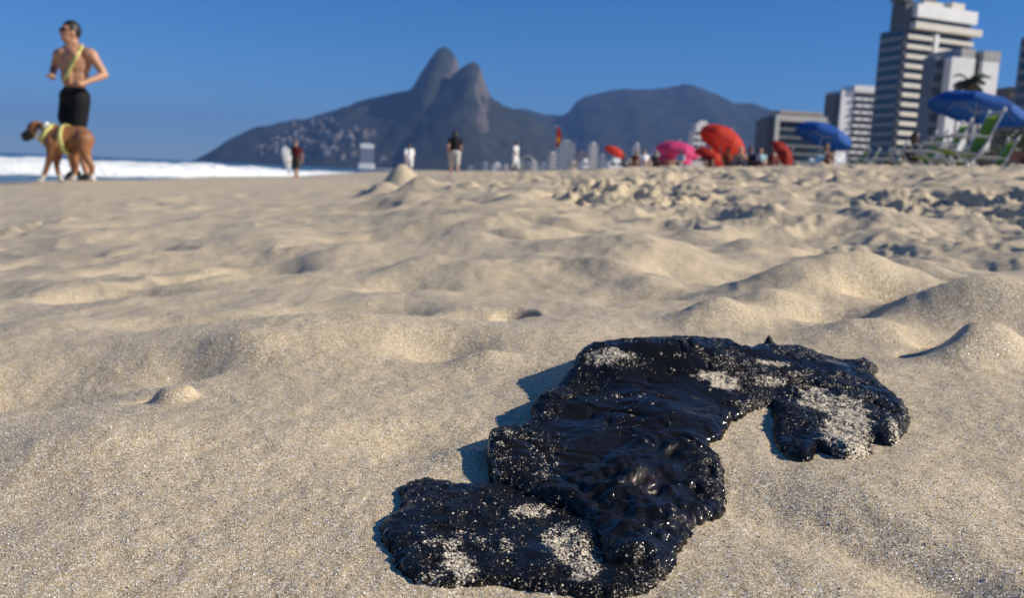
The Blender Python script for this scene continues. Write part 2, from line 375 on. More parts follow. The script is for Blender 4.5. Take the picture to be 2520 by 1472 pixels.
def wave(name, pts, prof_w, seed):
    """a rolling bank of broken water along a path of (x, y, height)"""
    P = np.array(pts, float); tt = np.linspace(0, len(P) - 1, 420)
    px, py, ph = (np.interp(tt, np.arange(len(P)), P[:, k]) for k in range(3))
    tx, ty = np.gradient(px), np.gradient(py); L = np.hypot(tx, ty); nx, ny = ty / L, -tx / L      # towards the beach
    u = np.linspace(-1, 1, 46); V = []
    prof = np.where(u < .35, np.maximum(0, 1 - ((u - .35) / 1.35) ** 2) ** 1.3, np.sqrt(np.maximum(0, 1 - ((u - .35) / .65) ** 2)))
    U, S = np.meshgrid(u, np.arange(420)); XX = px[S] + nx[S] * U * prof_w; YY = py[S] + ny[S] * U * prof_w
    lump = 1 + .10 * fbm(XX / 2.6 + seed, YY / 2.6, 4) + .16 * fbm(S / 30.0 + seed, U * .6, 2)
    Z = .02 + ph[S] * prof[None, :] * np.maximum(.15, lump) + .08 * clods(XX / .9, YY / .9) * (prof[None, :] > .02)
    Z[:, 0] = Z[:, -1] = -.25
    XX += .4 * noise(XX / 1.5, YY / 1.5 + seed); YY += .8 * fbm(XX / 6 + seed, YY / 6, 2)
    nr, nc = XX.shape; i, j = np.meshgrid(np.arange(nr - 1), np.arange(nc - 1), indexing='ij')
    Fq = np.stack([i * nc + j, i * nc + j + 1, (i + 1) * nc + j + 1, (i + 1) * nc + j], -1).reshape(-1, 4)
    me = np_mesh(name, np.stack([XX.ravel(), YY.ravel(), Z.ravel()], 1), Fq, M['foam'])
    return tag(link(bpy.data.objects.new(name, me)), kind='structure')
wave('breaking_wave', [(-200, 104, 1.6), (-110, 110, 1.7), (-72, 119, 1.75), (-62, 132, 1.9), (-54, 150, 2.1), (-48, 164, 1.65), (-43, 184, 1.4), (-38, 222, 1.15), (-34, 244, .7), (-30, 262, .3)], 6.5, 1.0)
wave('breaking_wave', [(-230, 165, 1.5), (-130, 168, 1.6), (-95, 176, 1.5), (-75, 190, 1.1), (-60, 204, .5)], 7.0, 5.0)
wave('breaking_wave', [(-150, 80, .22), (-75, 92, .25), (-62, 104, .2), (-52, 122, .2), (-43, 146, .22), (-36, 176, .22), (-30, 220, .2)], 2.2, 9.0)

# ------------------------------------------------------------------ hills
def crest(pts, D):
    """crest height along x for a ridge standing D metres out"""
    W = np.array([at(a, b, D) for a, b in pts]); return W[:, 0], W[:, 2]
RIDGES = []
def ridge(pts, D, wf, wb, pw=1.25): RIDGES.append((*crest(pts, D), D, wf, wb, pw))
ridge([(505, 386), (518, 383), (545, 362), (590, 333), (640, 312), (700, 300), (760, 290), (830, 272), (880, 251), (920, 241), (960, 233), (1000, 224), (1022, 214),
       (1032, 192), (1045, 170), (1062, 144), (1082, 120), (1097, 115), (1110, 126), (1122, 146), (1131, 168), (1145, 215), (1180, 270), (1300, 330), (1450, 420)], 3700, 900, 900)
ridge([(960, 400), (1000, 330), (1040, 262), (1080, 215), (1110, 186), (1130, 172), (1146, 160), (1164, 152), (1177, 158), (1186, 178), (1194, 205), (1207, 240), (1240, 259), (1290, 281),
       (1330, 303), (1370, 340), (1420, 385), (1480, 425)], 3350, 700, 420)
FAR = [(*crest([(1180, 300), (1250, 272), (1290, 268), (1320, 273), (1350, 282), (1385, 283), (1403, 270), (1416, 248), (1440, 236), (1475, 229), (1510, 223), (1535, 215), (1560, 217), (1600, 222), (1640, 217),
       (1680, 208), (1697, 207), (1716, 214), (1750, 230), (1800, 248), (1850, 258), (1900, 268), (2000, 290), (2150, 330), (2400, 380), (2700, 440)], 5200), 5200, 1300, 1500, 1.2)]
def hill_h(x, y, ridges):
    z = np.full(np.shape(x), -60.0)
    for (cx, cz, D, wf, wb, pw) in ridges:
        wob = 60 * noise(x / 300, y / 9000 + D)
        dx = 18 * fbm(x / 90 + 3, y / 140, 2) * sst(30, 400, np.abs(y - D))
        H = np.interp(x + dx + (D - y) * 0.0, cx, cz, left=-60, right=-60)
        d = y - D + wob * .3; sl = .12 + .88 * np.clip(H / 300, 0, 1); q = np.where(d < 0, -d / (wf * sl), d / (wb * sl))
        sh = np.clip(1 - q ** pw * .9, -.3, 1)
        z = np.maximum(z, np.where(H > 0, H * np.maximum(sh, -.1), H))
    z = z + np.clip(z / 120, 0, 1) * (14 * fbm(x / 120, y / 160, 4)) * .8
    return z
def hill_material():
    t = NT('hill_forest_and_rock'); P = t.pos()
    n = t.new('TexNoise', Scale=.012, Detail=7.0, Roughness=.65); t.ln(P, n.inputs['Vector'])
    mp = t.new('Mapping'); mp.inputs['Scale'].default_value = (1, 1, .18); t.ln(P, mp.inputs[0])
    n2 = t.new('TexNoise', Scale=.02, Detail=6.0, Roughness=.6); t.ln(mp.outputs[0], n2.inputs['Vector'])
    forest = t.ramp(n.outputs[0], [(.3, (.021, .024, .018)), (.5, (.030, .033, .025)), (.7, (.046, .048, .036))])
    rock = t.ramp(n2.outputs[0], [(.3, (.085, .073, .066)), (.7, (.15, .13, .118))])
    g = t.new('NewGeometry'); sp = t.new('SeparateXYZ'); t.ln(g.outputs['Normal'], sp.inputs[0])
    steep = t.math('ADD', sp.outputs[2], t.math('MULTIPLY', t.math('SUBTRACT', n2.outputs[0], .5), .7))
    rk = t.ramp(steep, [(.42, 1.0), (.60, 0.0)])
    c = t.mix(rk.outputs[0], forest.outputs[0], rock.outputs[0]); t.ln(c, t.b.inputs['Base Color'])
    t.b.inputs['Roughness'].default_value = .95; t.b.inputs['Specular IOR Level'].default_value = .1
    b = t.new('Bump', Strength=.8, Distance=12.0); t.ln(n.outputs[0], b.inputs['Height']); t.ln(b.outputs[0], t.b.inputs['Normal'])
    return t.m
M['hill'] = hill_material()
def build_hill(name, ridges, x0, x1, y0, y1, nx, ny):
    X, Y = np.meshgrid(np.linspace(x0, x1, nx), np.linspace(y0, y1, ny), indexing='ij'); Z = hill_h(X, Y, ridges)
    i, j = np.meshgrid(np.arange(nx - 1), np.arange(ny - 1), indexing='ij')
    Fq = np.stack([i * ny + j, (i + 1) * ny + j, (i + 1) * ny + j + 1, i * ny + j + 1], -1).reshape(-1, 4)
    k = (Z.ravel()[Fq] > -55).any(1)
    me = np_mesh(name, np.stack([X.ravel(), Y.ravel(), Z.ravel()], 1), Fq[k], M['hill'])
    return tag(link(bpy.data.objects.new(name, me)), kind='structure')
build_hill('twin_peaked_mountain', RIDGES, -1500, 500, 2500, 4700, 260, 190)
build_hill('mountain_ridge', FAR, -600, 4200, 3800, 6800, 260, 110)
def hill_hit(px, py, ridges=RIDGES):
    d = ray(px, py); T = np.linspace(2400, 4300, 3000) / d[1]; Pp = d[None, :] * T[:, None]; Pp[:, 2] += ZC
    b = Pp[:, 2] < hill_h(Pp[:, 0], Pp[:, 1], ridges); return Pp[int(np.argmax(b))] if b.any() else None

# ------------------------------------------------------------------ haze
def build_haze():
    t = NT('air'); t.n.remove(t.b); v = t.new('VolumePrincipled'); v.inputs['Color'].default_value = (.19, .355, .76, 1); v.inputs['Density'].default_value = HAZE_DENSITY
    v.inputs['Anisotropy'].default_value = 0.0
    t.ln(v.outputs[0], t.n['Material Output'].inputs['Volume'])
    x0, x1, y0, y1, z0, z1 = -9500, 9500, -9500, 12500, -80, 640
    vs_ = [(x, y, z) for x in (x0, x1) for y in (y0, y1) for z in (z0, z1)]
    o = mesh_obj('haze', vs_, [(0, 1, 3, 2), (4, 6, 7, 5), (0, 4, 5, 1), (2, 3, 7, 6), (0, 2, 6, 4), (1, 5, 7, 3)], t.m); tag(o, kind='stuff')
build_haze()

# ------------------------------------------------------------------ the tar
MAIN = [(1545,838),(1600,832),(1650,830),(1720,834),(1780,842),(1820,852),(1850,858),(1876,850),(1889,846),(1902,848),(1912,849),(1950,850),(1985,868),(2040,880),(2100,887),(2140,889),(2160,899),(2157,911),(2143,917),
 (2185,955),(2225,985),(2239,1020),(2233,1050),(2210,1078),(2180,1085),(2150,1077),(2143,1090),(2148,1105),(2120,1115),(2070,1116),(2030,1101),(2010,1098),(2004,1115),(1975,1125),(1940,1115),(1915,1090),(1905,1060),(1906,1020),
 (1896,990),(1875,995),(1850,1002),(1820,1020),(1798,1024),(1788,1042),(1775,1070),(1757,1080),(1745,1076),(1743,1095),(1768,1120),(1783,1150),(1778,1190),(1784,1230),(1776,1262),(1740,1268),(1710,1282),(1694,1312),(1670,1350),(1648,1366),
 (1610,1374),(1560,1400),(1500,1392),(1480,1362),(1474,1320),(1440,1278),(1410,1258),(1360,1246),(1300,1218),(1250,1188),(1215,1177),(1204,1150),(1199,1110),(1203,1070),(1240,1056),(1290,1045),(1312,1030),(1308,1002),(1330,975),(1370,945),(1395,920),(1410,900),(1440,870),(1500,848)]
LOBE = [(1000,1185),(1040,1174),(1100,1178),(1130,1190),(1180,1186),(1225,1192),(1300,1205),(1420,1220),(1560,1300),(1660,1360),(1655,1395),(1620,1430),(1570,1456),(1500,1468),(1430,1461),(1370,1450),(1300,1441),(1230,1431),(1150,1436),(1080,1432),(1020,1425),
 (985,1395),(960,1345),(940,1320),(933,1290),(960,1265),(985,1255),(990,1215),(983,1200)]
# sand stuck to the tar: centre, half sizes, turn, strength
STUCK = [(1495,890,62,17,-18,.75),(1785,940,40,17,25,.95),(1745,925,40,8,8,.8),(1900,893,42,6,3,.8),(1895,938,45,9,12,.7),(1960,930,30,7,20,.6),(2020,985,55,24,30,.9),(2085,1040,50,60,-25,1.0),(2110,1085,35,28,-10,.95),(2200,1045,13,24,-10,.7),
 (1395,1320,62,50,15,.62),(1440,1365,36,44,-5,.78),(1300,1240,58,16,14,.72),(1130,1362,36,30,20,.95),(1090,1318,66,12,14,.65),(1240,1330,60,40,0,.35),(1150,1300,70,25,10,.3),(1060,1400,60,30,0,.45),(1270,1425,130,18,3,.5),(1230,1120,40,50,0,.3),
 (1330,1150,60,50,0,.22),(1700,900,150,30,5,.18),(1550,1000,90,60,0,.15)]
def densify(W, step):
    out = []
    for a, b in zip(W, np.roll(W, -1, 0)):
        n = max(1, int(np.linalg.norm(b - a) / step)); out += [a + (b - a) * k / n for k in range(n)]
    return np.array(out)
def sdist(x, y, W):
    """signed distance to the outline, positive inside, and its gradient"""
    A, B = W, np.roll(W, -1, 0); best = np.full(x.shape, 1e9); gx = np.zeros_like(x); gy = np.zeros_like(x); ins = np.zeros(x.shape, bool)
    for (ax, ay), (bx, by) in zip(A, B):
        ex, ey = bx - ax, by - ay; t = np.clip(((x - ax) * ex + (y - ay) * ey) / (ex * ex + ey * ey + 1e-12), 0, 1)
        dx, dy = x - ax - t * ex, y - ay - t * ey; d = dx * dx + dy * dy; m = d < best
        best = np.where(m, d, best); gx = np.where(m, dx, gx); gy = np.where(m, dy, gy)
        c = ((ay > y) != (by > y)); xi = ax + (y - ay) * ex / (ey if abs(ey) > 1e-12 else 1e-12); ins ^= c & (x < xi)
    d = np.sqrt(best); sg = np.where(ins, 1.0, -1.0); return d * sg, gx / (d + 1e-9) * sg, gy / (d + 1e-9) * sg
def smooth_closed(W, it=2):
    for _ in range(it): W = W * .5 + .25 * (np.roll(W, 1, 0) + np.roll(W, -1, 0))
    return W
LIFT = []
for (a, b, rr_, hh_) in [(1225, 1110, .030, .009), (1310, 1010, .030, .010), (1400, 910, .035, .009), (1890, 1050, .012, .002)]:
    p = hit(a, b, .004); LIFT.append((p[0], p[1], rr_, hh_))
def lifted(x, y):
    """how far the stiff sheet has curled up off the sand"""
    m = 0 * np.asarray(x, float)
    for (fx, fy, rr_, hh_) in LIFT: m = np.maximum(m, hh_ * np.exp(-((x - fx) ** 2 + (y - fy) ** 2) / rr_ ** 2))
    return m
def main_pt(a, b):
    p = hit(a, b, .004)
    for _ in range(2): p = hit(a, b, .004 + float(lifted(p[0], p[1])))
    return p[:2]
W_MAIN = smooth_closed(densify(np.array([main_pt(a, b) for a, b in MAIN]), .003), 1)
W_LOBE = smooth_closed(densify(np.array([hit(a, b, .003)[:2] for a, b in LOBE]), .003), 1)
SMASK = []
for (a, b, hw, hh, ro, st) in STUCK:
    p = hit(a, b, .009); p2 = hit(a, b - hh, .009); k = np.hypot(p[1], p[2] - ZC) / FPX
    SMASK.append((p[0], p[1], hw * k, max(.002, abs(p2[1] - p[1])), RAD(ro), st))
def sandiness(x, y):
    m = np.zeros(np.shape(x)); nn = fbm(x / .006, y / .006, 3); n3 = fbm(x / .02, y / .02, 2)
    for (fx, fy, rx, ry, ro, st) in SMASK:
        dx, dy = x - fx, y - fy; c, s = math.cos(ro), math.sin(ro)
        q = ((dx * c + dy * s) / rx) ** 2 + ((-dx * s + dy * c) / ry) ** 2
        m = np.maximum(m, st * np.exp(-q ** 1.4 * .8))
    return np.clip(m + .30 * nn * (m > .03) + .12 * n3 * (m > .03), 0, 1)
WET = [(*hit(a, b, .009)[:2], r_) for a, b, r_ in [(1560, 1180, .030), (1640, 1100, .014), (1640, 1290, .024), (1700, 1270, .018), (1755, 1240, .010), (1620, 1350, .012), (1790, 1010, .010), (1960, 1080, .012), (1500, 1240, .016)]]
def wet(x, y):
    """where the skin is puckered and running wet"""
    m = 0 * x
    for (fx, fy, r_) in WET: m = np.maximum(m, np.exp(-((x - fx) ** 2 + (y - fy) ** 2) / r_ ** 2))
    return m
SMOOTH = []
for (a, b, hw, hh) in [(1560, 1020, 190, 70), (1720, 1000, 70, 60), (1650, 950, 120, 40), (1620, 1140, 60, 70), (1480, 1170, 90, 50), (1560, 1270, 60, 60), (1580, 870, 120, 15), (1950, 890, 110, 14), (1660, 1330, 40, 30), (1960, 1080, 40, 25)]:
    p = hit(a, b, .009); p2 = hit(a, b - hh, .009); k = np.hypot(p[1], p[2] - ZC) / FPX; SMOOTH.append((p[0], p[1], hw * k, abs(p2[1] - p[1])))
def crust(x, y):
    """1 where the skin is crusted with small lumps, 0 where it is smooth"""
    m = .62 + .55 * fbm(x / .03 + 3, y / .03, 3)
    for (fx, fy, rx, ry) in SMOOTH: m = m - .75 * np.exp(-((x - fx) / rx) ** 2 - ((y - fy) / ry) ** 2)
    return sst(.15, .6, m - .7 * wet(x, y))
def tar_material():
    t = NT('tar'); P = t.pos(); a = t.new('Attribute', attribute_name='sand')
    v = t.new('TexVoronoi', Scale=1100.0); t.ln(P, v.inputs['Vector']); s = t.new('SeparateColor'); t.ln(v.outputs['Color'], s.inputs[0])
    sand = t.ramp(s.outputs[0], [(0, (.32, .25, .16)), (.4, (.54, .46, .34)), (1, (.70, .63, .51))])
    k = t.math('GREATER_THAN', a.outputs['Fac'], t.math('ADD', .28, t.math('MULTIPLY', s.outputs[1], .5)))
    zr = t.new('Attribute', attribute_name='crust'); zr = type('o', (), {'outputs': [zr.outputs['Fac']]})      # 0 smooth molten skin, 1 crusted
    sp = t.math('MULTIPLY', t.math('GREATER_THAN', s.outputs[2], .985), zr.outputs[0])  # sparse pale specks painted in for sun glints on the crust
    k2 = t.math('MAXIMUM', k, t.math('MULTIPLY', sp, .9))
    c = t.mix(k2, (.0095, .0080, .0068), sand.outputs[0]); t.ln(c, t.b.inputs['Base Color'])
    t.ln(t.math('ADD', t.math('MULTIPLY', k, .45), t.math('ADD', .055, t.math('MULTIPLY', zr.outputs[0], .25))), t.b.inputs['Roughness'])
    t.b.inputs['IOR'].default_value = 1.45; t.b.inputs['Specular IOR Level'].default_value = .5; t.b.inputs['Specular Tint'].default_value = (1.0, .91, .80, 1)
    n1 = t.new('TexNoise', Scale=160.0, Detail=3.0, Roughness=.6); t.ln(P, n1.inputs['Vector'])
    b1 = t.new('Bump', Strength=.22, Distance=.0015); t.ln(n1.outputs[0], b1.inputs['Height'])
    wa = t.new('Attribute', attribute_name='wet'); nw = t.new('TexNoise', Scale=330.0, Detail=2.0); t.ln(P, nw.inputs['Vector']); b3 = t.new('Bump', Distance=.0022); t.ln(nw.outputs[0], b3.inputs['Height']); t.ln(b1.outputs[0], b3.inputs['Normal']); t.ln(t.math('MULTIPLY', wa.outputs['Fac'], .9), b3.inputs['Strength'])
    v2 = t.new('TexVoronoi', Scale=820.0); t.ln(P, v2.inputs['Vector'])
    b2 = t.new('Bump', Distance=.0007, invert=True); t.ln(v2.outputs['Distance'], b2.inputs['Height']); t.ln(b3.outputs[0], b2.inputs['Normal'])
    t.ln(t.math('ADD', .04, t.math('MULTIPLY', t.math('MAXIMUM', zr.outputs[0], k), .9)), b2.inputs['Strength'])
    off = t.new('VectorMath', operation='SUBTRACT'); t.ln(v.outputs['Color'], off.inputs[0]); off.inputs[1].default_value = (.5, .5, .5)
    scl = t.new('VectorMath', operation='SCALE'); t.ln(off.outputs[0], scl.inputs[0]); fac_ = t.math('GREATER_THAN', s.outputs[1], .55); t.ln(t.math('ADD', t.math('MULTIPLY', zr.outputs[0], t.math('ADD', .30, t.math('MULTIPLY', fac_, 1.25))), t.math('MULTIPLY', k2, 1.0)), scl.inputs['Scale'])
    add = t.new('VectorMath', operation='ADD'); t.ln(b2.outputs[0], add.inputs[0]); t.ln(scl.outputs[0], add.inputs[1])
    nrm = t.new('VectorMath', operation='NORMALIZE'); t.ln(add.outputs[0], nrm.inputs[0]); t.ln(nrm.outputs[0], t.b.inputs['Normal'])
    return t.m
M['tar'] = tar_material()
WR = hit(1560, 1180, .009)[:2]; SPK = main_pt(1889, 852)
def lobe_top(x, y, sd):
    e = np.clip(sd / .007, 0, 1); T = .0050 * np.sqrt(1 - (1 - e) ** 2)
    return T + e * (.0018 * fbm(x / .03 + 2, y / .03, 2) + .0010 * crust(x, y) * fbm(x / .0065, y / .0065, 2))
def main_top(x, y, sd):
    e = np.clip(sd / .009, 0, 1); T = .0065 * np.sqrt(1 - (1 - e) ** 2)
    wz = wet(x, y) * (.0062 * noise((x * .8 + y * .6) / .018, (y * .8 - x * .6) / .0085 + 3) + .0020 * noise(x / .0055 + 5, y / .0055))
    ridge_ = np.abs(fbm(x / .035 + .4 * noise(x / .02, y / .02), y / .02, 2))
    sp_ = .009 * np.exp(-(((x - SPK[0]) / .0042) ** 2 + ((y - SPK[1]) / .0045) ** 2) ** .8)
    return T + sp_ + e * (wz + .0035 * sst(0, .05, sd) + .0028 * fbm(x / .045, y / .04, 2) - .0022 * sst(.16, 0, ridge_) * sst(-.2, .3, noise(x / .05, y / .05)) + (.0002 + .0010 * crust(x, y)) * fbm(x / .0065, y / .0065, 2))
def layer_z(x, y):
    """height of the tar surface (or the ground) and which layer is on top"""
    g = ground(x, y, False)
    sl = sdist(x, y, W_LOBE)[0] + .0012 * fbm(x / .004, y / .004, 2); sm = sdist(x, y, W_MAIN)[0] + .0012 * fbm(x / .004 + 7, y / .004, 2)
    return g, sl, sm
def tar_layer(name, W, top, seed, over=None):
    lo, hi = W.min(0) - .004, W.max(0) + .004; st = .0010
    X, Y = np.meshgrid(np.arange(lo[0], hi[0], st), np.arange(lo[1], hi[1], st), indexing='ij')
    sd, gx, gy = sdist(X, Y, W); sd = sd + .0016 * fbm(X / .005 + seed, Y / .005, 3)
    nx, ny = X.shape; keep = sd > -st * .9
    out = (sd < 0) & keep; X = np.where(out, X - sd * gx, X); Y = np.where(out, Y - sd * gy, Y)
    sdc = np.maximum(sd, 0); G = ground(X, Y, False)
    bot = G - .004
    Z = G + top(X, Y, sdc)
    if over is not None:
        so = sdist(X, Y, over)[0]; lift = np.where(so > 0, lobe_top(X, Y, np.maximum(so, 0)), 0); lift = lift * sst(0, .012, so)
        Z = Z + lift * .8; bot = bot + lift * .75
    if over is not None:
        lf = lifted(X, Y); Z = Z + lf; bot = bot + lf * 1.25; lift = lift + lf / .78
    edge = ~(sd > 0); Z = np.where(edge, G + .0015 + (0 if over is None else lift * .78), Z)
    ok = keep[:-1, :-1] & keep[1:, :-1] & keep[1:, 1:] & keep[:-1, 1:]
    idx = np.arange(nx * ny).reshape(nx, ny); q = np.stack([idx[:-1, :-1][ok], idx[1:, :-1][ok], idx[1:, 1:][ok], idx[:-1, 1:][ok]], 1)
    n = nx * ny; Vt = np.stack([X.ravel(), Y.ravel(), Z.ravel()], 1); Vb = np.stack([X.ravel(), Y.ravel(), bot.ravel()], 1)
    # side walls along the border of the kept cells
    ed = {}
    E = np.concatenate([q[:, [0, 1]], q[:, [1, 2]], q[:, [2, 3]], q[:, [3, 0]]]); key = np.sort(E, 1); _, inv, cnt = np.unique(key[:, 0] * n + key[:, 1], return_inverse=True, return_counts=True)
    B = E[cnt[inv] == 1]; sides = np.stack([B[:, 1], B[:, 0], B[:, 0] + n, B[:, 1] + n], 1)
    Fq = np.concatenate([q, q[:, ::-1] + n, sides]); V = np.vstack([Vt, Vb])
    used = np.unique(Fq); mp = np.full(2 * n, -1); mp[used] = np.arange(len(used)); V = V[used]; Fq = mp[Fq]
    me = np_mesh(name, V, Fq, M['tar']); at_ = me.attributes.new('sand', 'FLOAT', 'POINT'); at_.data.foreach_set('value', sandiness(V[:, 0], V[:, 1]).astype(np.float32))
    at2 = me.attributes.new('crust', 'FLOAT', 'POINT'); at2.data.foreach_set('value', crust(V[:, 0], V[:, 1]).astype(np.float32))
    at3 = me.attributes.new('wet', 'FLOAT', 'POINT'); at3.data.foreach_set('value', wet(V[:, 0], V[:, 1]).astype(np.float32))
    return link(bpy.data.objects.new(name, me)), V[:, :3], sandiness
def build_tar():
    c = W_MAIN.mean(0); e = empty('tar_patch', (c[0], c[1], float(ground(c[:1], c[1:], False)[0])))
    tag(e, 'glossy black sheet of tar dusted with sand, lying on the sand in the foreground', 'tar patch')
    a, Va, _ = tar_layer('lower_lobe', W_LOBE, lobe_top, 1.0); b, Vb, _ = tar_layer('upper_sheet', W_MAIN, main_top, 5.0, W_LOBE)
    tag(a, 'flat crusted lower lobe with pale sand stuck to it'); adopt(a, e); adopt(b, e)
    # grains sticking to the top skin
    r = np.random.RandomState(5); V = np.vstack([Va, Vb]); V = V[V[:, 2] > ground(V[:, 0], V[:, 1], False) + .003]
    V = np.repeat(V, 4, 0); V = V + r.uniform(-.0006, .0006, V.shape) * [1, 1, .1]; s = sandiness(V[:, 0], V[:, 1]); zn = crust(V[:, 0], V[:, 1])
    pt = sst(-.15, .45, fbm(V[:, 0] / .012 + 8, V[:, 1] / .012, 3)); p = .002 + .13 * zn * pt + .5 * np.clip(s - .15, 0, 1); V = V[r.rand(len(V)) < p * .5 * (1 - .85 * wet(V[:, 0], V[:, 1]))]; n = len(V)
    sz = r.uniform(.00017, .00038, n) * np.where(r.rand(n) < .04, 1.7, 1); V = V + r.uniform(-.0005, .0005, (n, 3)) * [1, 1, 0]
    oc = np.array([[1, 0, 0], [0, 1, 0], [-1, 0, 0], [0, -1, 0], [0, 0, 1], [0, 0, -1]], float); f = np.array([[0, 1, 4], [1, 2, 4], [2, 3, 4], [3, 0, 4], [1, 0, 5], [2, 1, 5], [3, 2, 5], [0, 3, 5]])
    an = r.uniform(0, 6.28, n); tl = r.uniform(-.6, .6, n); ca, sa, ct, s_t = np.cos(an), np.sin(an), np.cos(tl), np.sin(tl); z0 = np.zeros(n)
    R1 = np.stack([ca, -sa, z0, sa, ca, z0, z0, z0, z0 + 1], 1).reshape(n, 3, 3); R2 = np.stack([z0 + 1, z0, z0, z0, ct, -s_t, z0, s_t, ct], 1).reshape(n, 3, 3)
    sh = oc[None] * (sz[:, None, None] * r.uniform(.7, 1.3, (n, 1, 3))); VV = np.einsum('nij,njk,nlk->nli', R2, R1, sh) + V[:, None, :]
    t = NT('stuck_grains'); v = t.new('TexVoronoi', Scale=700.0); t.ln(t.pos(), v.inputs['Vector']); sp = t.new('SeparateColor'); t.ln(v.outputs['Color'], sp.inputs[0]); ga = t.new('Attribute', attribute_name='sand')
    rp = t.ramp(sp.outputs[0], [(0, (.012, .011, .010)), (.70, (.02, .018, .016)), (.76, (.34, .28, .20)), (.88, (.52, .46, .37)), (.95, (.62, .57, .48)), (1, (.86, .83, .76))]); pale = t.ramp(sp.outputs[1], [(0, (.36, .28, .18)), (.5, (.58, .49, .36)), (1, (.74, .67, .53))]); t.ln(t.mix(ga.outputs['Fac'], rp.outputs[0], pale.outputs[0]), t.b.inputs['Base Color']); t.b.inputs['Roughness'].default_value = .28; t.b.inputs['IOR'].default_value = 1.6
    me = np_mesh('stuck_sand', VV.reshape(-1, 3), (f[None] + 6 * np.arange(n)[:, None, None]).reshape(-1, 3), t.m, smooth=False)
    ga_ = me.attributes.new('sand', 'FLOAT', 'POINT'); ga_.data.foreach_set('value', np.repeat(sst(.12, .4, sandiness(V[:, 0], V[:, 1])), 6).astype(np.float32))
    g = link(bpy.data.objects.new('stuck_sand', me)); tag(g, 'pale sand grains stuck to the tar', kind='stuff'); adopt(g, e)
    print('grains on tar', n)
build_tar()

# ------------------------------------------------------------------ shape helpers for things
def capsule(p0, p1, r0, r1, seg=12, rings=4):
    p0, p1 = Vector(p0), Vector(p1); ax = (p1 - p0); L = ax.length; ax = ax.normalized() if L > 1e-6 else Vector((0, 0, 1))
    q = ax.to_track_quat('Z', 'Y'); prof = []
    for k in range(rings + 1):
        a = math.pi / 2 * (1 - k / rings); prof.append((r0 * math.cos(a), -r0 * math.sin(a)))
    for k in range(rings + 1):
        a = math.pi / 2 * k / rings; prof.append((r1 * math.cos(a), L + r1 * math.sin(a)))
    return lathe_pts(prof, seg, q, p0)
def lathe_pts(prof, seg, q=None, org=(0, 0, 0)):
    V, Fc, rows = [], [], []; org = Vector(org)
    for (r, z) in prof:
        if r < 1e-6:
            v = Vector((0, 0, z)); V.append(tuple(org + (q @ v if q else v))); rows.append([len(V) - 1])
        else:
            row = []
            for k in range(seg):
                a = 2 * math.pi * k / seg; v = Vector((r * math.cos(a), r * math.sin(a), z)); V.append(tuple(org + (q @ v if q else v))); row.append(len(V) - 1)
            rows.append(row)
    for a, b in zip(rows, rows[1:]):
        for k in range(seg):
            k2 = (k + 1) % seg
            if len(a) == 1 and len(b) > 1: Fc.append((a[0], b[k2], b[k]))
            elif len(b) == 1 and len(a) > 1: Fc.append((a[k], a[k2], b[0]))
            elif len(a) > 1: Fc.append((a[k], a[k2], b[k2], b[k]))
    return V, Fc
def ellipsoid(c, r, R=None, seg=14, rings=8):
    prof = [(math.sin(math.pi * k / rings), -math.cos(math.pi * k / rings)) for k in range(rings + 1)]
    V, Fc = lathe_pts(prof, seg); out = []
    for v in V:
        u = Vector((v[0] * r[0], v[1] * r[1], v[2] * r[2])); out.append(tuple(Vector(c) + (R @ u if R else u)))
    return out, Fc
class MB:
    def __init__(s): s.v, s.f = [], []
    def add(s, vf):
        n = len(s.v); s.v += [tuple(x) for x in vf[0]]; s.f += [tuple(i + n for i in f) for f in vf[1]]; return s
    def cap(s, p0, p1, r0, r1=None, seg=12): return s.add(capsule(p0, p1, r0, r0 if r1 is None else r1, seg))
    def chain(s, pts, rad, seg=12):
        for a, b, ra, rb in zip(pts, pts[1:], rad, rad[1:]): s.cap(a, b, ra, rb, seg)
        return s
    def ell(s, c, r, R=None): return s.add(ellipsoid(c, r, R))
    def box(s, c, d, R=None):
        V = []
        for x in (-1, 1):
            for y in (-1, 1):
                for z in (-1, 1):
                    u = Vector((x * d[0] / 2, y * d[1] / 2, z * d[2] / 2)); V.append(tuple(Vector(c) + (R @ u if R else u)))
        return s.add((V, [(0, 1, 3, 2), (4, 6, 7, 5), (0, 4, 5, 1), (2, 3, 7, 6), (0, 2, 6, 4), (1, 5, 7, 3)]))
    def obj(s, name, mat, parent=None, smooth=False):
        o = mesh_obj(name, s.v, s.f, mat, None, smooth)
        if parent: adopt(o, parent)
        return o
    def fuse(s, name, mat, voxel, parent=None, it=6):
        """one continuous skin over all the overlapping volumes"""
        o = mesh_obj(name, s.v, s.f)
        m = o.modifiers.new('r', 'REMESH'); m.mode = 'VOXEL'; m.voxel_size = voxel; m.use_smooth_shade = True
        k = o.modifiers.new('s', 'SMOOTH'); k.iterations = it; k.factor = .5
        dg = bpy.context.evaluated_depsgraph_get(); me = bpy.data.meshes.new_from_object(o.evaluated_get(dg))
        old = o.data; o.modifiers.clear(); o.data = me; bpy.data.meshes.remove(old); me.name = name
        me.polygons.foreach_set('use_smooth', [True] * len(me.polygons)); me.materials.clear()
        if mat: me.materials.append(mat)
        if parent: adopt(o, parent)
        return o
def vcol(o, fn):
    me = o.data; n = len(me.vertices); co = np.empty(n * 3, np.float32); me.vertices.foreach_get('co', co); co = co.reshape(n, 3)
    c = np.ones((n, 4), np.float32); c[:, :3] = fn(co); a = me.color_attributes.new('tint', 'FLOAT_COLOR', 'POINT'); a.data.foreach_set('color', c.ravel())
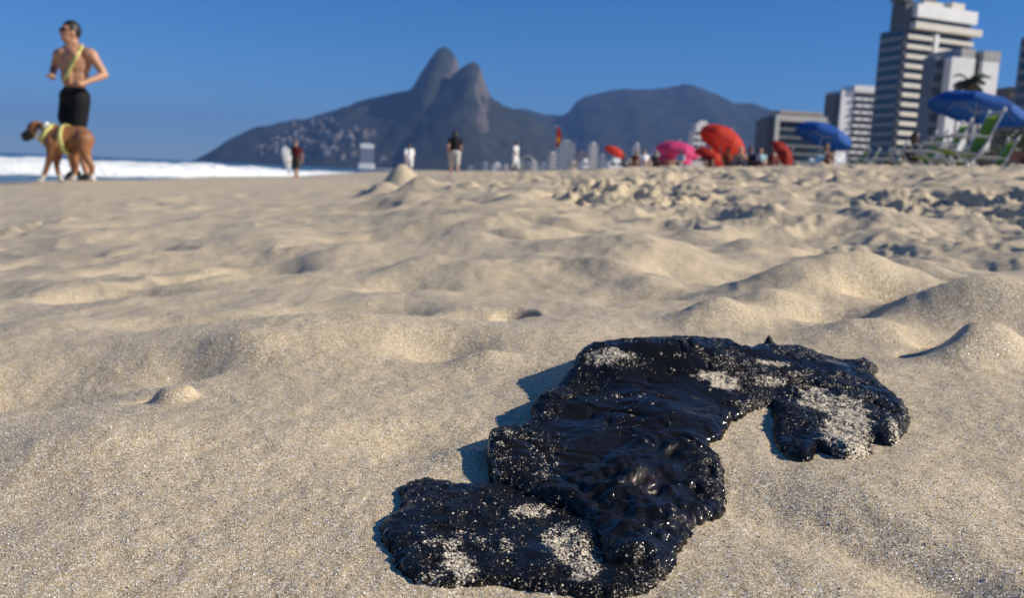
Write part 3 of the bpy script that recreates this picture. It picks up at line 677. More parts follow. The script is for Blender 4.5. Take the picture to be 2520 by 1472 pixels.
def vmat(name, rough=.6):
    t = NT(name); a = t.new('Attribute', attribute_name='tint'); n = t.new('TexNoise', Scale=30.0, Detail=3.0); t.ln(t.objco(), n.inputs['Vector'])
    r = t.ramp(n.outputs[0], [(.3, (.88, .88, .88)), (.7, (1.1, 1.1, 1.1))]); t.ln(t.mix(1.0, a.outputs['Color'], r.outputs[0], 'MULTIPLY'), t.b.inputs['Base Color']); t.b.inputs['Roughness'].default_value = rough
    return t.m
def skin(name, col):
    t = NT(name); n = t.new('TexNoise', Scale=14.0, Detail=4.0); t.ln(t.objco(), n.inputs['Vector'])
    r = t.ramp(n.outputs[0], [(.3, tuple(c * .86 for c in col)), (.7, tuple(c * 1.1 for c in col))]); t.ln(r.outputs[0], t.b.inputs['Base Color'])
    t.b.inputs['Roughness'].default_value = .48; t.b.inputs['Subsurface Weight'].default_value = .08; t.b.inputs['Subsurface Radius'].default_value = (.02, .008, .004)
    return t.m
def cloth(name, col, tr=0.0): return plain('cloth_' + name, col, .85, .15, 18.0, .2, 0, tr)
M.update(skin_tan=skin('skin_tan', (.45, .235, .14)), skin_light=skin('skin_light', (.52, .30, .20)), skin_brown=skin('skin_brown', (.24, .12, .07)), skin_dark=skin('skin_dark', (.10, .05, .03)),
         hair_black=plain('hair_black', (.012, .010, .009), .5, .3, 40), hair_brown=plain('hair_brown', (.10, .05, .025), .5, .3, 40), hair_fair=plain('hair_fair', (.38, .24, .11), .5, .3, 40),
         black=cloth('black', (.012, .012, .014)), white=cloth('white', (.78, .78, .78)), stone=cloth('stone', (.50, .47, .44)), maroon=cloth('maroon', (.085, .014, .012)), olive=cloth('olive', (.055, .055, .045)),
         navy=cloth('navy', (.02, .025, .05)), teal=cloth('teal', (.40, .62, .66)), red=cloth('red', (.42, .03, .03)), rust=cloth('rust', (.20, .045, .02)), pinkc=cloth('pink', (.65, .12, .25)), yellow=plain('webbing_yellow', (.62, .60, .20), .6, .12, 20),
         lens=plain('dark_lens', (.008, .008, .01), .12, .1, 5), steel=plain('bare_aluminium', (.55, .55, .54), .35, .12, 12, .5, .7), wht_plastic=plain('white_plastic', (.82, .82, .80), .3, .05, 8, .5))

# ------------------------------------------------------------------ people
def hand(mb, wr, d, side, s=1.0):
    """curled hand: palm, four bent fingers of different length, thumb off the side"""
    d = Vector(d).normalized(); sd = Vector(side).normalized(); up = d.cross(sd).normalized(); wr = Vector(wr)
    mb.cap(wr, wr + d * .07 * s, .026 * s, .034 * s, 8)
    for k, (o, L) in enumerate(((-.030, .062), (-.010, .072), (.010, .068), (.030, .054))):
        b = wr + d * .085 * s + sd * o * s; m = b + d * L * .5 * s + up * .012 * s; e = m + up * L * .5 * s - d * .012 * s
        mb.cap(b, m, .0105 * s, .010 * s, 8); mb.cap(m, e, .010 * s, .0085 * s, 8)
    b = wr + d * .03 * s - sd * .034 * s; m = b + d * .035 * s - sd * .018 * s + up * .012 * s; mb.cap(b, m, .013 * s, .0115 * s, 8); mb.cap(m, m + d * .028 * s + up * .016 * s, .0115 * s, .009 * s, 8)
def lerp(a, b, t): return Vector(a) * (1 - t) + Vector(b) * t
def figure(name, J, sk, hairm, top=None, bottom=None, sleeve=.45, leg=.5, s=1.0, vox=.014, hair_len=0.0, face=(0, -1, 0), shoes=None, hat=None, bulk=1.0, hb=None):
    """J: head, neck, shL shR, elL elR, wrL wrR, hip (centre), hpL hpR, knL knR, anL anR, toL toR in world space"""
    J = {k: Vector(v) for k, v in J.items()}; lo = min(J[k].z for k in ('anL', 'anR', 'toL', 'toR', 'hip')); e = empty(name, (J['hip'].x, J['hip'].y, lo - .05 * s))
    f = Vector(face).normalized(); up = (J['neck'] - J['hip']).normalized(); sd = (J['shL'] - J['shR']); sd = (sd - up * sd.dot(up)).normalized(); fw = sd.cross(up).normalized()
    if fw.dot(f) < 0 and abs(fw.dot(f)) > .3: fw = -fw
    R = Matrix((sd, fw, up)).transposed(); hs_ = f.cross(Vector((0, 0, 1))).normalized(); hu = hs_.cross(f).normalized(); RH = Matrix((hs_, f, hu)).transposed()
    mid = lerp(J['hip'], J['neck'], .42); ch = lerp(J['hip'], J['neck'], .70); shw = (J['shL'] - J['shR']).length
    hb = hb or bulk
    def torso(m, g=0.0, low=True):
        m.ell(ch, (shw * .46 + g, .125 * s * bulk + g, .20 * s + g), R); m.ell(mid, (.150 * s * (bulk + hb) / 2 + g, .105 * s * (bulk + hb) / 2 + g, .17 * s + g), R)
        m.cap(lerp(J['shR'], ch, .12), lerp(J['shL'], ch, .12), .070 * s + g, .070 * s + g)
        if low: m.ell(J['hip'], (.166 * s * hb + g, .116 * s * hb + g, .12 * s + g), R)
        return m
    b = torso(MB())
    if not top:
        for q in (-1, 1): b.ell(ch + R @ Vector((q * .078 * s, .098 * s * bulk, .055 * s)), (.082 * s, .040 * s, .062 * s), R); b.ell(mid + R @ Vector((q * .036 * s, .088 * s * bulk, .01 * s)), (.034 * s, .030 * s, .12 * s), R)
    b.ell(J['head'], (.074 * s, .094 * s, .112 * s), RH); b.ell(J['head'] + RH @ Vector((0, .03 * s, -.06 * s)), (.055 * s, .062 * s, .062 * s), RH)   # skull, jaw
    b.ell(J['head'] + RH @ Vector((0, .095 * s, -.012 * s)), (.014 * s, .020 * s, .026 * s), RH); b.ell(J['head'] + RH @ Vector((0, .086 * s, -.058 * s)), (.024 * s, .012 * s, .010 * s), RH)   # nose, lips
    for q in (-1, 1): b.ell(J['head'] + RH @ Vector((q * .076 * s, 0, -.01 * s)), (.012 * s, .020 * s, .032 * s), RH)
    b.cap(J['neck'] - up * .04 * s, J['head'] - RH @ Vector((0, .01 * s, .05 * s)), .060 * s, .052 * s)
    for q in 'LR':
        b.ell(lerp(J['sh' + q], J['el' + q], .12), (.062 * s,) * 3)
        b.chain([J['sh' + q], lerp(J['sh' + q], J['el' + q], .45), J['el' + q], lerp(J['el' + q], J['wr' + q], .3), J['wr' + q]], [.056 * s, .050 * s, .038 * s, .040 * s, .026 * s])
        hand(b, J['wr' + q], J['wr' + q] - J['el' + q], up.cross(J['wr' + q] - J['el' + q]) if abs(up.dot((J['wr' + q] - J['el' + q]).normalized())) < .9 else sd, s)
        b.chain([J['hp' + q], lerp(J['hp' + q], J['kn' + q], .5), J['kn' + q], lerp(J['kn' + q], J['an' + q], .3), J['an' + q]], [.092 * s * hb, .078 * s * hb, .052 * s, .056 * s, .034 * s])
        b.chain([J['an' + q] - (J['to' + q] - J['an' + q]) * .25 - Vector((0, 0, .03 * s)), lerp(J['an' + q], J['to' + q], .6), J['to' + q]], [.034 * s, .036 * s, .024 * s])
    body = b.fuse('body', M[sk], vox, e)
    h = MB()
    if hairm:
        h.ell(J['head'] + RH @ Vector((0, -.014 * s, .022 * s)), (.082 * s, .096 * s, .108 * s), RH)
        cut = J['head']
        if hair_len: h.chain([J['head'] + RH @ Vector((0, -.05 * s, 0)), J['head'] + RH @ Vector((0, -.085 * s, -.10 * s)), J['head'] + RH @ Vector((0, -.10 * s, -.10 * s - hair_len))], [.085 * s, .085 * s, .05 * s])
        ho = h.fuse('hair', M[hairm], vox, e, 3); me = ho.data; bm = bmesh.new(); bm.from_mesh(me)          # open the hair over the face
        iv = RH.inverted(); dl = []
        for v in bm.verts:
            q = iv @ (v.co - J['head'])
            if q.y > .035 * s and q.z < .055 * s: dl.append(v)
        bmesh.ops.delete(bm, geom=dl, context='VERTS'); bm.to_mesh(me); bm.free()
    if hat:
        m = MB(); m.ell(J['head'] + RH @ Vector((0, -.005 * s, .055 * s)), (.092 * s, .108 * s, .075 * s), RH); m.ell(J['head'] + RH @ Vector((0, .10 * s, .045 * s)), (.07 * s, .075 * s, .012 * s), RH); m.fuse('cap', M[hat], vox, e, 2)
    if top:
        m = torso(MB(), .014 * s, False); m.ell(lerp(J['hip'], J['neck'], .16), (.172 * s * bulk, .125 * s * bulk, .10 * s), R)
        if sleeve:
            for q in 'LR': m.cap(J['sh' + q], lerp(J['sh' + q], J['el' + q], min(1, sleeve)), .074 * s, .064 * s)
            if sleeve > 1:
                for q in 'LR': m.cap(J['el' + q], lerp(J['el' + q], J['wr' + q], min(.95, sleeve - 1)), .058 * s, .042 * s)
        m.fuse('shirt', M[top], vox, e, 3)
    if bottom:
        hb = hb or bulk; m = MB(); m.ell(J['hip'], (.184 * s * hb, .136 * s * hb, .125 * s), R)
        for q in 'LR':
            m.cap(J['hp' + q], lerp(J['hp' + q], J['kn' + q], min(1, leg)), .108 * s * hb, .098 * s)
            if leg > 1: m.cap(J['kn' + q], lerp(J['kn' + q], J['an' + q], leg - 1), .076 * s, .062 * s)
        m.fuse('shorts' if leg <= 1 else 'trousers', M[bottom], vox, e, 3)
    if shoes:
        for q in 'LR':
            m = MB(); d = J['to' + q] - J['an' + q]; m.chain([J['an' + q] - d * .3 - Vector((0, 0, .028 * s)), lerp(J['an' + q], J['to' + q], .6), J['to' + q]], [.044 * s, .045 * s, .034 * s]); m.fuse('shoe', M[shoes], vox, e, 2)
    return e, RH, J
def stand_joints(x, y, ang, H=1.72, stride=.25, arm=.1, bend=.15, z=None):
    """joints of a walking figure at (x, y) that faces compass angle ang (0 = away along +Y)"""
    k = H / 1.75; f = Vector((math.sin(ang), math.cos(ang), 0)); l = Vector((-f.y, f.x, 0)); z0 = float(ground(np.array([x]), np.array([y]))[0]) if z is None else z; o = Vector((x, y, z0))
    P = lambda a, b, c: o + f * a * k + l * b * k + Vector((0, 0, c * k))
    return dict(hip=P(0, 0, .94), hpL=P(0, .09, .90), hpR=P(0, -.09, .90), knL=P(stride * .55 + .03, .10, .50), knR=P(-stride * .3 + .04, -.10, .50), anL=P(stride, .10, .09), anR=P(-stride, -.10, .12 + .05 * (stride > .1)), toL=P(stride + .17, .11, .035), toR=P(-stride + .16, -.11, .04),
                neck=P(.03, 0, 1.45), head=P(.06, 0, 1.63), shL=P(.02, .185, 1.40), shR=P(.02, -.185, 1.40), elL=P(-arm, .25, 1.12), elR=P(arm * .6, -.25, 1.12), wrL=P(-arm + bend, .24, .88), wrR=P(arm + bend, -.24, .90)), f
def sit_joints(x, y, ang, H=1.7, seat=.12, lean=.15, z=None):
    k = H / 1.75; f = Vector((math.sin(ang), math.cos(ang), 0)); l = Vector((-f.y, f.x, 0)); z0 = float(ground(np.array([x]), np.array([y]))[0]) if z is None else z; o = Vector((x, y, z0))
    P = lambda a, b, c: o + f * a * k + l * b * k + Vector((0, 0, c * k))
    return dict(hip=P(0, 0, seat), hpL=P(.03, .09, seat), hpR=P(.03, -.09, seat), knL=P(.38, .13, seat + .26), knR=P(.40, -.12, seat + .22), anL=P(.58, .12, .09), anR=P(.64, -.12, .09), toL=P(.76, .13, .04), toR=P(.82, -.13, .04),
                neck=P(-lean, 0, seat + .51), head=P(-lean + .03, 0, seat + .69), shL=P(-lean, .185, seat + .46), shR=P(-lean, -.185, seat + .46), elL=P(-lean + .08, .25, seat + .20), elR=P(-lean + .10, -.25, seat + .20), wrL=P(.22, .18, seat + .22), wrR=P(.24, -.18, seat + .18)), f

# the runner
def build_runner():
    Y = 10.1; p = lambda a, b, dy=0: at(a, b, Y + dy)
    J = dict(head=p(173, 79, -.02), neck=p(183, 113), shL=p(223, 131, -.06), shR=p(146, 131, .08), elL=p(258, 184, -.04), wrL=p(213, 201, -.24), elR=p(133, 166, .20), wrR=p(129, 184, -.04), hip=p(184, 238), hpL=p(197, 248, -.05), hpR=p(172, 248, .06),
             knL=p(188, 330, -.02), anL=p(215, 430, .02), knR=p(163, 318, -.05), anR=p(184, 424, .12))
    J['toL'] = Vector(p(200, 445, -.06)); J['toR'] = Vector(p(167, 437, .06))
    e, RH, J = figure('person', J, 'skin_tan', 'hair_black', None, 'black', 0, .62, 1.10, .0095, 0, (-.66, -.75, .04), 'black', bulk=1.14, hb=.96)
    tag(e, 'shirtless man in black shorts and sunglasses jogging behind the dog', 'person')
    # sunglasses
    m = MB(); c = J['head']
    for q in (-1, 1): m.ell(c + RH @ Vector((q * .034, .094, .012)), (.036, .016, .027), RH); m.cap(c + RH @ Vector((q * .062, .080, .016)), c + RH @ Vector((q * .080, -.01, .012)), .005)
    m.cap(c + RH @ Vector((-.012, .100, .016)), c + RH @ Vector((.012, .100, .016)), .005); m.obj('sunglasses', M['lens'], e, True)
    # yellow webbing worn across the chest, laid onto the body
    from mathutils.bvhtree import BVHTree
    body = [o for o in bpy.data.objects if o.name.startswith('body') and o.parent == e][0]
    bv = BVHTree.FromPolygons([v.co.copy() for v in body.data.vertices], [tuple(q.vertices) for q in body.data.polygons])
    path = []
    for (a, b) in [(203, 110), (199, 117), (194, 126), (188, 137), (182, 148), (176, 160), (171, 171), (166, 182), (160, 191), (155, 197)]:
        o = Vector(at(a, b, Y - .6)); d = (Vector(at(a, b, Y + .6)) - o).normalized(); h = bv.ray_cast(o, d)
        path.append(h[0] - d * .012 if h[0] else Vector(at(a, b, Y - .02)))
    back = [Vector(at(a, b, Y + .22)) for (a, b) in [(158, 190), (172, 165), (188, 138), (201, 118)]]
    loop = path + back; V, Fc = [], []; n = len(loop)
    for k in range(n):
        t = (loop[(k + 1) % n] - loop[k - 1]).normalized(); w_ = t.cross(Vector((0, 1, 0))).normalized() * .023
        for off in (Vector((0, -.004, 0)), Vector((0, .004, 0))):
            V += [tuple(loop[k] + w_ + off), tuple(loop[k] - w_ + off)]
    for k in range(n):
        a, b = 4 * k, 4 * ((k + 1) % n); Fc += [(a, a + 1, b + 1, b), (a + 2, b + 2, b + 3, a + 3), (a, b, b + 2, a + 2), (a + 1, a + 3, b + 3, b + 1)]
    adopt(mesh_obj('shoulder_strap', V, Fc, M['yellow'], None, True), e)
build_runner()

# the boxer dog
def build_dog():
    Y = 9.35; p = lambda a, b, dy=0: Vector(at(a, b, Y + dy))
    # place everything so that the lowest paw rests on the sand
    b = MB(); mm = .00445                                       # metres per survey unit here
    b.ell(p(90, 316, -.02), (.092, .080, .085)); b.ell(p(82, 318), (.07, .07, .07)); b.chain([p(78, 328), p(66, 334)], [.060, .054]); b.ell(p(64, 341), (.042, .044, .032)); b.ell(p(56, 332), (.022, .026, .022))
    b.chain([p(92, 318), p(112, 327), p(134, 334)], [.078, .085, .115])
    b.ell(p(134, 342), (.115, .118, .165)); b.chain([p(132, 340), p(156, 340), p(182, 337), p(203, 338)], [.130, .138, .104, .096]); b.ell(p(146, 352), (.12, .110, .125)); b.ell(p(205, 338), (.092, .112, .105)); b.cap(p(140, 322), p(200, 324), .055, .06)
    b.chain([p(218, 332), p(229, 340, .01)], [.026, .014])
    # legs: near front reaching forward, far front under the chest, hind pair pushing off
    b.chain([p(130, 352, -.09), p(127, 378, -.09), p(118, 404, -.09), p(110, 428, -.09), p(103, 440, -.09)], [.082, .050, .032, .027, .027]); b.ell(p(96, 445, -.09), (.050, .036, .022))
    b.chain([p(140, 356, .08), p(142, 384, .08), p(139, 406, .08), p(144, 428, .08), p(150, 438, .08)], [.075, .046, .030, .026, .026]); b.ell(p(151, 443, .08), (.046, .034, .022))
    b.chain([p(198, 344, .07), p(185, 366, .08), p(182, 382, .08), p(189, 410, .08), p(183, 428, .08)], [.100, .074, .048, .029, .026]); b.ell(p(176, 440, .08), (.050, .036, .023)); b.cap(p(184, 428, .08), p(179, 438, .08), .028)
    b.chain([p(208, 344, -.07), p(207, 364, -.08), p(212, 384, -.08), p(227, 411, -.08), p(226, 430, -.08), p(228, 438, -.08)], [.102, .078, .050, .031, .027, .026]); b.ell(p(226, 442, -.08), (.052, .036, .023))
    lo = p(176, 446); e = empty('dog', (p(150, 446).x, Y, p(150, 446).z))
    tag(e, 'brown boxer dog with black muzzle, white paws and yellow harness walking left', 'dog')
    body = b.fuse('body', vmat('dog_coat', .55), .0095, e, 5)
    def col(c):
        br = np.array([.27, .115, .045]); out = np.tile(br, (len(c), 1)); nz = fbm(c[:, 0] * 9, c[:, 2] * 9, 2)
        out = out * (1 + .15 * nz)[:, None]
        def near(q, r): return sst(r * 1.15, r * .85, np.linalg.norm(c - np.array(q), axis=1) + .012 * nz)[:, None]
        for q, r, k in ((p(66, 336), .082, (.014, .012, .011)), (p(58, 331), .05, (.012, .011, .010)), (p(76, 326, -.05), .035, (.02, .014, .01)), (p(112, 338), .075, (.62, .58, .53)), (p(120, 352), .06, (.55, .50, .45)),
                        (p(98, 445, -.09), .095, (.66, .63, .59)), (p(151, 443, .08), .06, (.62, .58, .53)), (p(177, 440, .08), .07, (.60, .55, .5)), (p(227, 442, -.08), .06, (.58, .53, .48)), (p(196, 362), .06, (.13, .055, .025))):
            m = near(q, r); out = out * (1 - m) + np.array(k) * m
        return out
    vcol(body, col)
    for q in (-1, 1):
        m = MB(); a = p(98, 306, q * .075); m.chain([a, a + Vector((.035, q * .02, -.03)), a + Vector((.045, q * .022, -.075))], [.026, .024, .010]); o = m.fuse('ear', M['hair_brown'], .008, e, 2)
    for q in (-1, 1): MB().ell(p(74, 319, q * .058), (.011, .009, .011)).obj('eye', M['lens'], e, True)
    MB().ell(p(54, 331), (.017, .021, .015)).obj('nose', M['lens'], e, True)
    def band(name, cen, axis, ru, rv, wd, mat, par):
        ax = Vector(axis).normalized(); v = Vector((0, 1, 0)); u = ax.cross(v).normalized(); V, Fc = [], []; n = 36
        for k in range(n):
            a = 2 * math.pi * k / n; d = u * math.cos(a) * ru + v * math.sin(a) * rv; nr = d.normalized()
            for g in (0, .008):
                for w_ in (-wd / 2, wd / 2): V.append(tuple(cen + d + nr * g + ax * w_))
        for k in range(n):
            a, b_ = 4 * k, 4 * ((k + 1) % n); Fc += [(a, b_, b_ + 1, a + 1), (a + 2, a + 3, b_ + 3, b_ + 2), (a, a + 2, b_ + 2, b_), (a + 1, b_ + 1, b_ + 3, a + 3)]
        return adopt(mesh_obj(name, V, Fc, mat, None, True), par)
    h1 = band('harness', p(165, 343), (1, 0, .10), .152, .150, .052, M['yellow'], e)
    band('neck_loop', p(122, 331), (.86, 0, -.5), .122, .118, .050, M['yellow'], h1)
    co = band('collar', p(109, 327), (.8, 0, -.6), .100, .098, .045, M['white'], e)
    m = MB(); m.ell(p(115, 308, -.02), (.030, .034, .036)); m.ell(p(118, 314, -.05), (.026, .028, .030)); m.obj('neckerchief_knot', M['white'], co, True)
build_dog()

# people further along the beach
def px_ground(a, Y): return float(ray(a, 420)[0] / ray(a, 420)[1] * Y)
def walker(px, Y, ang, label, H, sk, hr, top, bot, **kw):
    jk = {k: kw.pop(k) for k in ('stride', 'arm', 'bend') if k in kw}
    J, f = stand_joints(px_ground(px, Y), Y, ang, H, **jk); e, RH, J = figure('person', J, sk, hr, top, bot, face=f, s=H / 1.75, **kw); tag(e, label, 'person'); return e, J
surfer, SJ = walker(729, 38, RAD(186), 'man in a maroon shirt and dark shorts carrying a white surfboard', 1.74, 'skin_tan', 'hair_black', 'maroon', 'olive', sleeve=.4, leg=.75, vox=.016, stride=.16, bend=.05)
man_black, _ = walker(1117, 31.0, RAD(-12), 'large man in a black shirt and pale shorts walking away beyond the sand heap', 1.72, 'skin_light', 'hair_black', 'black', 'stone', sleeve=.5, leg=.95, vox=.014, stride=.30, bulk=1.25, arm=.12, bend=.2, hair_len=.18)
man_white, _ = walker(1266, 49, RAD(125), 'person all in white standing beside a pale blue beach chair', 1.72, 'skin_brown', 'hair_black', 'white', 'white', sleeve=.45, leg=1.6, vox=.016, stride=.16, bulk=1.25, arm=.16, bend=.32)
walker(1006, 36, RAD(-15), 'long-haired child in a loose white shirt, half hidden by the sand heap', 1.36, 'skin_light', 'hair_brown', 'white', 'white', sleeve=.9, leg=.9, vox=.014, hair_len=.22, stride=.25, bulk=1.2, arm=.2, bend=.3)
# the surfboard under his right arm
def build_board():
    c = Vector(at(707, 398, 37.85)); u = Vector((-.16, .05, 1)).normalized(); v = Vector((1, .15, 0)); v = (v - u * v.dot(u)).normalized(); n = u.cross(v); V, Fc = [], []; ns = 22; L, Wd = 1.25, .25
    prof = lambda t: Wd * (math.sin(math.pi * min(1, t) ** .62) ** .62) if 0 < t < 1 else .004
    rows = []
    for k in range(ns):
        t = k / (ns - 1); w_ = max(.012, prof(1 - t * .97 - .015) * (.35 + .65 * t ** .7)); rc = c + u * (t - .45) * L * .98 + n * .05 * (abs(t - .5) * 2) ** 2
        rows.append([len(V) + j for j in range(12)])
        for j in range(12):
            a = 2 * math.pi * j / 12; V.append(tuple(rc + v * math.cos(a) * w_ + n * math.sin(a) * .032 * min(1, w_ / .15)))
    for a, b in zip(rows, rows[1:]):
        for j in range(12): Fc.append((a[j], a[(j + 1) % 12], b[(j + 1) % 12], b[j]))
    Fc += [tuple(rows[0][::-1]), tuple(rows[-1])]
    e = empty('surfboard', c - u * L * .45); tag(e, "white surfboard held upright under the surfer's arm", 'surfboard')
    adopt(mesh_obj('board', V, Fc, M['wht_plastic'], None, True), e)
    for q in (-.07, .07, 0):
        b0 = c - u * L * (.40 + .02 * (q == 0)) + v * q - n * .03; m = MB(); m.cap(b0, b0 - n * .09 - u * .04, .022, .008, 6); m.obj('fin', M['black'], e, True)
build_board()

# ------------------------------------------------------------------ parasols, chairs and the rest of the beach gear
def canopy_mat(name, col): return plain('canopy_' + name, col, .7, .08, 10, .25, 0, .35)
M.update(c_blue=plain('canopy_blue', (.010, .085, .34), .7, .08, 10, .25, 0, .12), c_orange=canopy_mat('orange', (.66, .055, .032)), c_pink=canopy_mat('pink', (.70, .07, .22)), c_red=canopy_mat('red', (.34, .025, .018)), c_white=canopy_mat('white', (.72, .72, .72)),
         green=plain('sling_green', (.20, .34, .035), .7, .2, 14, .3, 0, .3), skyblue=plain('towel_skyblue', (.48, .68, .74), .9, .12, 20, .1))
def parasol(px, Y, R_, top, tilt, tdir, mat, label, group=None, sag=.34, lift=None, dz=0.0):
    """pole stuck in the sand; the canopy may be tipped by tilt towards compass tdir"""
    x = px_ground(px, Y); z0 = float(ground(np.array([x]), np.array([Y]))[0]); e = empty('parasol', (x, Y, z0)); tag(e, label, 'parasol', group)
    hub = Vector((x, Y, z0 + top + dz)); td = Vector((math.sin(tdir), math.cos(tdir), 0)); ax = (Vector((0, 0, 1)) * math.cos(tilt) + td * math.sin(tilt)).normalized(); q = ax.to_track_quat('Z', 'Y'); kn = hub - ax * .75
    m = MB(); m.cap((x, Y, z0 - .3), kn, .019, .019, 10); po = m.obj('pole', M['steel'], e, True); m = MB(); m.cap(kn, hub + ax * .09, .016, .014, 10); m.obj('upper_pole', M['steel'], po, True)
    n = 8; nr = 8
    for k in range(n):
        V, Fc = [], []
        for i in range(nr + 1):
            t = .03 + .97 * i / nr; rad = R_ * math.sin(t * 1.25) / math.sin(1.25); zz = -R_ * sag * (1 - math.cos(t * 1.25)) / (1 - math.cos(1.25))
            for j in range(6):
                u = j / 5; a = 2 * math.pi * (k + u) / n; dip = math.sin(math.pi * u); rr = rad * (1 - .055 * dip * t); V.append(tuple(hub + q @ Vector((rr * math.cos(a), rr * math.sin(a), zz - .045 * R_ * dip * t * t))))
        for j in range(6):
            u = j / 5; a = 2 * math.pi * (k + u) / n; dip = math.sin(math.pi * u); rr = R_ * (1 - .05 * dip); V.append(tuple(hub + q @ Vector((rr * math.cos(a), rr * math.sin(a), -R_ * sag - .05 * R_ * dip - .13))))
        for i in range(nr + 1):
            for j in range(5): Fc.append((i * 6 + j, i * 6 + j + 1, (i + 1) * 6 + j + 1, (i + 1) * 6 + j))
        adopt(mesh_obj('canopy_panel', V, Fc, mat, None, True), e)
    for k in range(n):
        a = 2 * math.pi * k / n; m = MB(); pts = []
        for i in range(6):
            t = .03 + .97 * i / 5; rad = R_ * math.sin(t * 1.25) / math.sin(1.25); zz = -R_ * sag * (1 - math.cos(t * 1.25)) / (1 - math.cos(1.25)) - .012; pts.append(hub + q @ Vector((rad * math.cos(a), rad * math.sin(a), zz)))
        m.chain(pts, [.006] * 6, 5); m.chain([kn + q @ Vector((0, 0, .28)), pts[3]], [.005, .005], 5); m.obj('rib', M['steel'], e, True)
    MB().ell(hub + ax * .10, (.025, .025, .04)).obj('finial', M['wht_plastic'], po, True)
    return e
parasol(2392, 22.5, 1.18, 2.17, RAD(14), RAD(78), M['c_blue'], 'large blue parasol over the big green chairs at the right', sag=.27)
parasol(2026, 31.5, 1.06, 1.84, RAD(20), RAD(80), M['c_blue'], 'smaller blue parasol beside the low pale office block', sag=.38)
parasol(1792, 34, 1.04, 1.66, RAD(35), RAD(80), M['c_orange'], 'tilted bright orange parasol, largest of the reddish ones', sag=.55)
parasol(1760, 36.5, .80, .98, RAD(25), RAD(95), M['c_orange'], 'low orange red parasol tucked under the big orange one', sag=.45)
parasol(1668, 40, 1.04, 1.42, RAD(10), RAD(80), M['c_pink'], 'upper pink parasol left of the orange ones', sag=.42)
parasol(1662, 43, .85, 1.02, RAD(8), RAD(90), M['c_pink'], 'lower pink parasol half hidden beneath the other pink one', sag=.40)
parasol(1516, 66, .90, 1.85, RAD(26), RAD(80), M['c_orange'], 'small distant orange parasol near the slim white tower', sag=.40)
parasol(1940, 33, .62, .95, RAD(58), RAD(110), M['c_red'], 'dark red parasol tipped onto its side on the sand', sag=.55)

def tube(m, pts, r=.012): m.chain([Vector(q) for q in pts], [r] * len(pts), 8)
def make_chair(mat):
    """low folding beach chair facing -x; sling seat and back on bent tube"""
    e = empty('beach_chair', (0, 0, 0))
    def strip(name, prof, hw):
        V, Fc = [], []
        for (x, z) in prof:
            for y in (-hw, hw):
                V += [(x, y, z), (x, y, z - .006)]
        for k in range(len(prof) - 1):
            a, b = 4 * k, 4 * k + 4; Fc += [(a, a + 2, b + 2, b), (a + 1, b + 1, b + 3, a + 3), (a, b, b + 1, a + 1), (a + 2, a + 3, b + 3, b + 2)]
        Fc += [(0, 1, 3, 2), tuple(len(V) - 4 + i for i in (0, 2, 3, 1))]
        o = mesh_obj(name, V, Fc, mat, e, True); return o
    strip('seat', [(-.24, .385), (-.12, .35), (.02, .325), (.14, .32), (.21, .335)], .235)
    strip('backrest', [(.22, .36), (.265, .50), (.31, .62), (.36, .75), (.40, .84)], .235)
    for s in (-1, 1):
        y = s * .25; pt_ = {}
        for nm, pts in (('back_tube', [(.17, y, .27), (.24, y, .43), (.42, y, .90)]), ('armrest', [(-.28, y * 1.1, .545), (.02, y * 1.1, .565), (.29, y * 1.1, .545)]), ('seat_tube', [(-.26, y, .39), (.0, y, .335), (.22, y, .335)]),
                        ('leg', [(-.26, y * 1.06, .54), (-.08, y * 1.06, .30), (.27, y * 1.06, .0)]), ('leg', [(.28, y * 1.12, .53), (.10, y * 1.12, .24), (-.24, y * 1.12, .0)])):
            m = MB(); tube(m, pts, .0125); o = mesh_obj(nm, m.v, m.f, M['steel'], e, True); pt_[nm] = o
        m = MB(); m.ell((.423, y, .905), (.020, .020, .030)); mesh_obj('end_cap', m.v, m.f, M['wht_plastic'], pt_['back_tube'], True)  # the cap's white stands in for the highlight on the tube end
        m = MB(); m.box((-.02, y * 1.1, .572), (.34, .045, .018)); mesh_obj('arm_pad', m.v, m.f, M['wht_plastic'], pt_['armrest'])
    for pts in ([(-.24, -.26, .02), (-.24, .26, .02)], [(.27, -.26, .02), (.27, .26, .02)], [(.415, -.25, .88), (.415, .25, .88)]):
        m = MB(); tube(m, pts, .011); mesh_obj('crossbar', m.v, m.f, M['steel'], e, True)
    return e
proto = make_chair(M['green']); used = [False]
def place_chair(px, Y, rz, label, s=1.0, mat=None):
    if not used[0]: e = proto; used[0] = True
    else:
        e = proto.copy(); COL.objects.link(e)
        for ch in [c for c in proto.children]:
            c = ch.copy(); COL.objects.link(c); c.parent = e
            for g in ch.children:
                k = g.copy(); COL.objects.link(k); k.parent = c
            if mat and c.data.materials[0] == M['green']:
                c.data = c.data.copy(); c.data.materials[0] = mat
    x = px_ground(px, Y); e.location = (x, Y, float(ground(np.array([x]), np.array([Y]))[0])); e.rotation_euler = (0, 0, rz); e.scale = (s, s, s); tag(e, label, 'chair'); e['group'] = 'folding beach chairs'
    return e
place_chair(2350, 11.5, RAD(-8), 'nearest and tallest green beach chair, its back under the edge of the blue parasol', 1.0)
place_chair(2288, 12.9, RAD(-14), 'green beach chair just left of and behind the nearest one', 1.0)
place_chair(2240, 14.2, RAD(-6), 'third green beach chair from the right, its highlight-white caps over the palm side', 1.0)
place_chair(2165, 16.0, RAD(-20), 'leftmost chair of the big green row at the right', .95)
place_chair(2418, 14.6, RAD(-12), 'green beach chair at far right, behind the nearest one', .95)
place_chair(2338, 16.4, RAD(8), 'green beach chair squeezed between the two nearest ones, further back', .95)
place_chair(2205, 19.0, RAD(-15), 'small green chair behind the leftmost of the big row', .95)
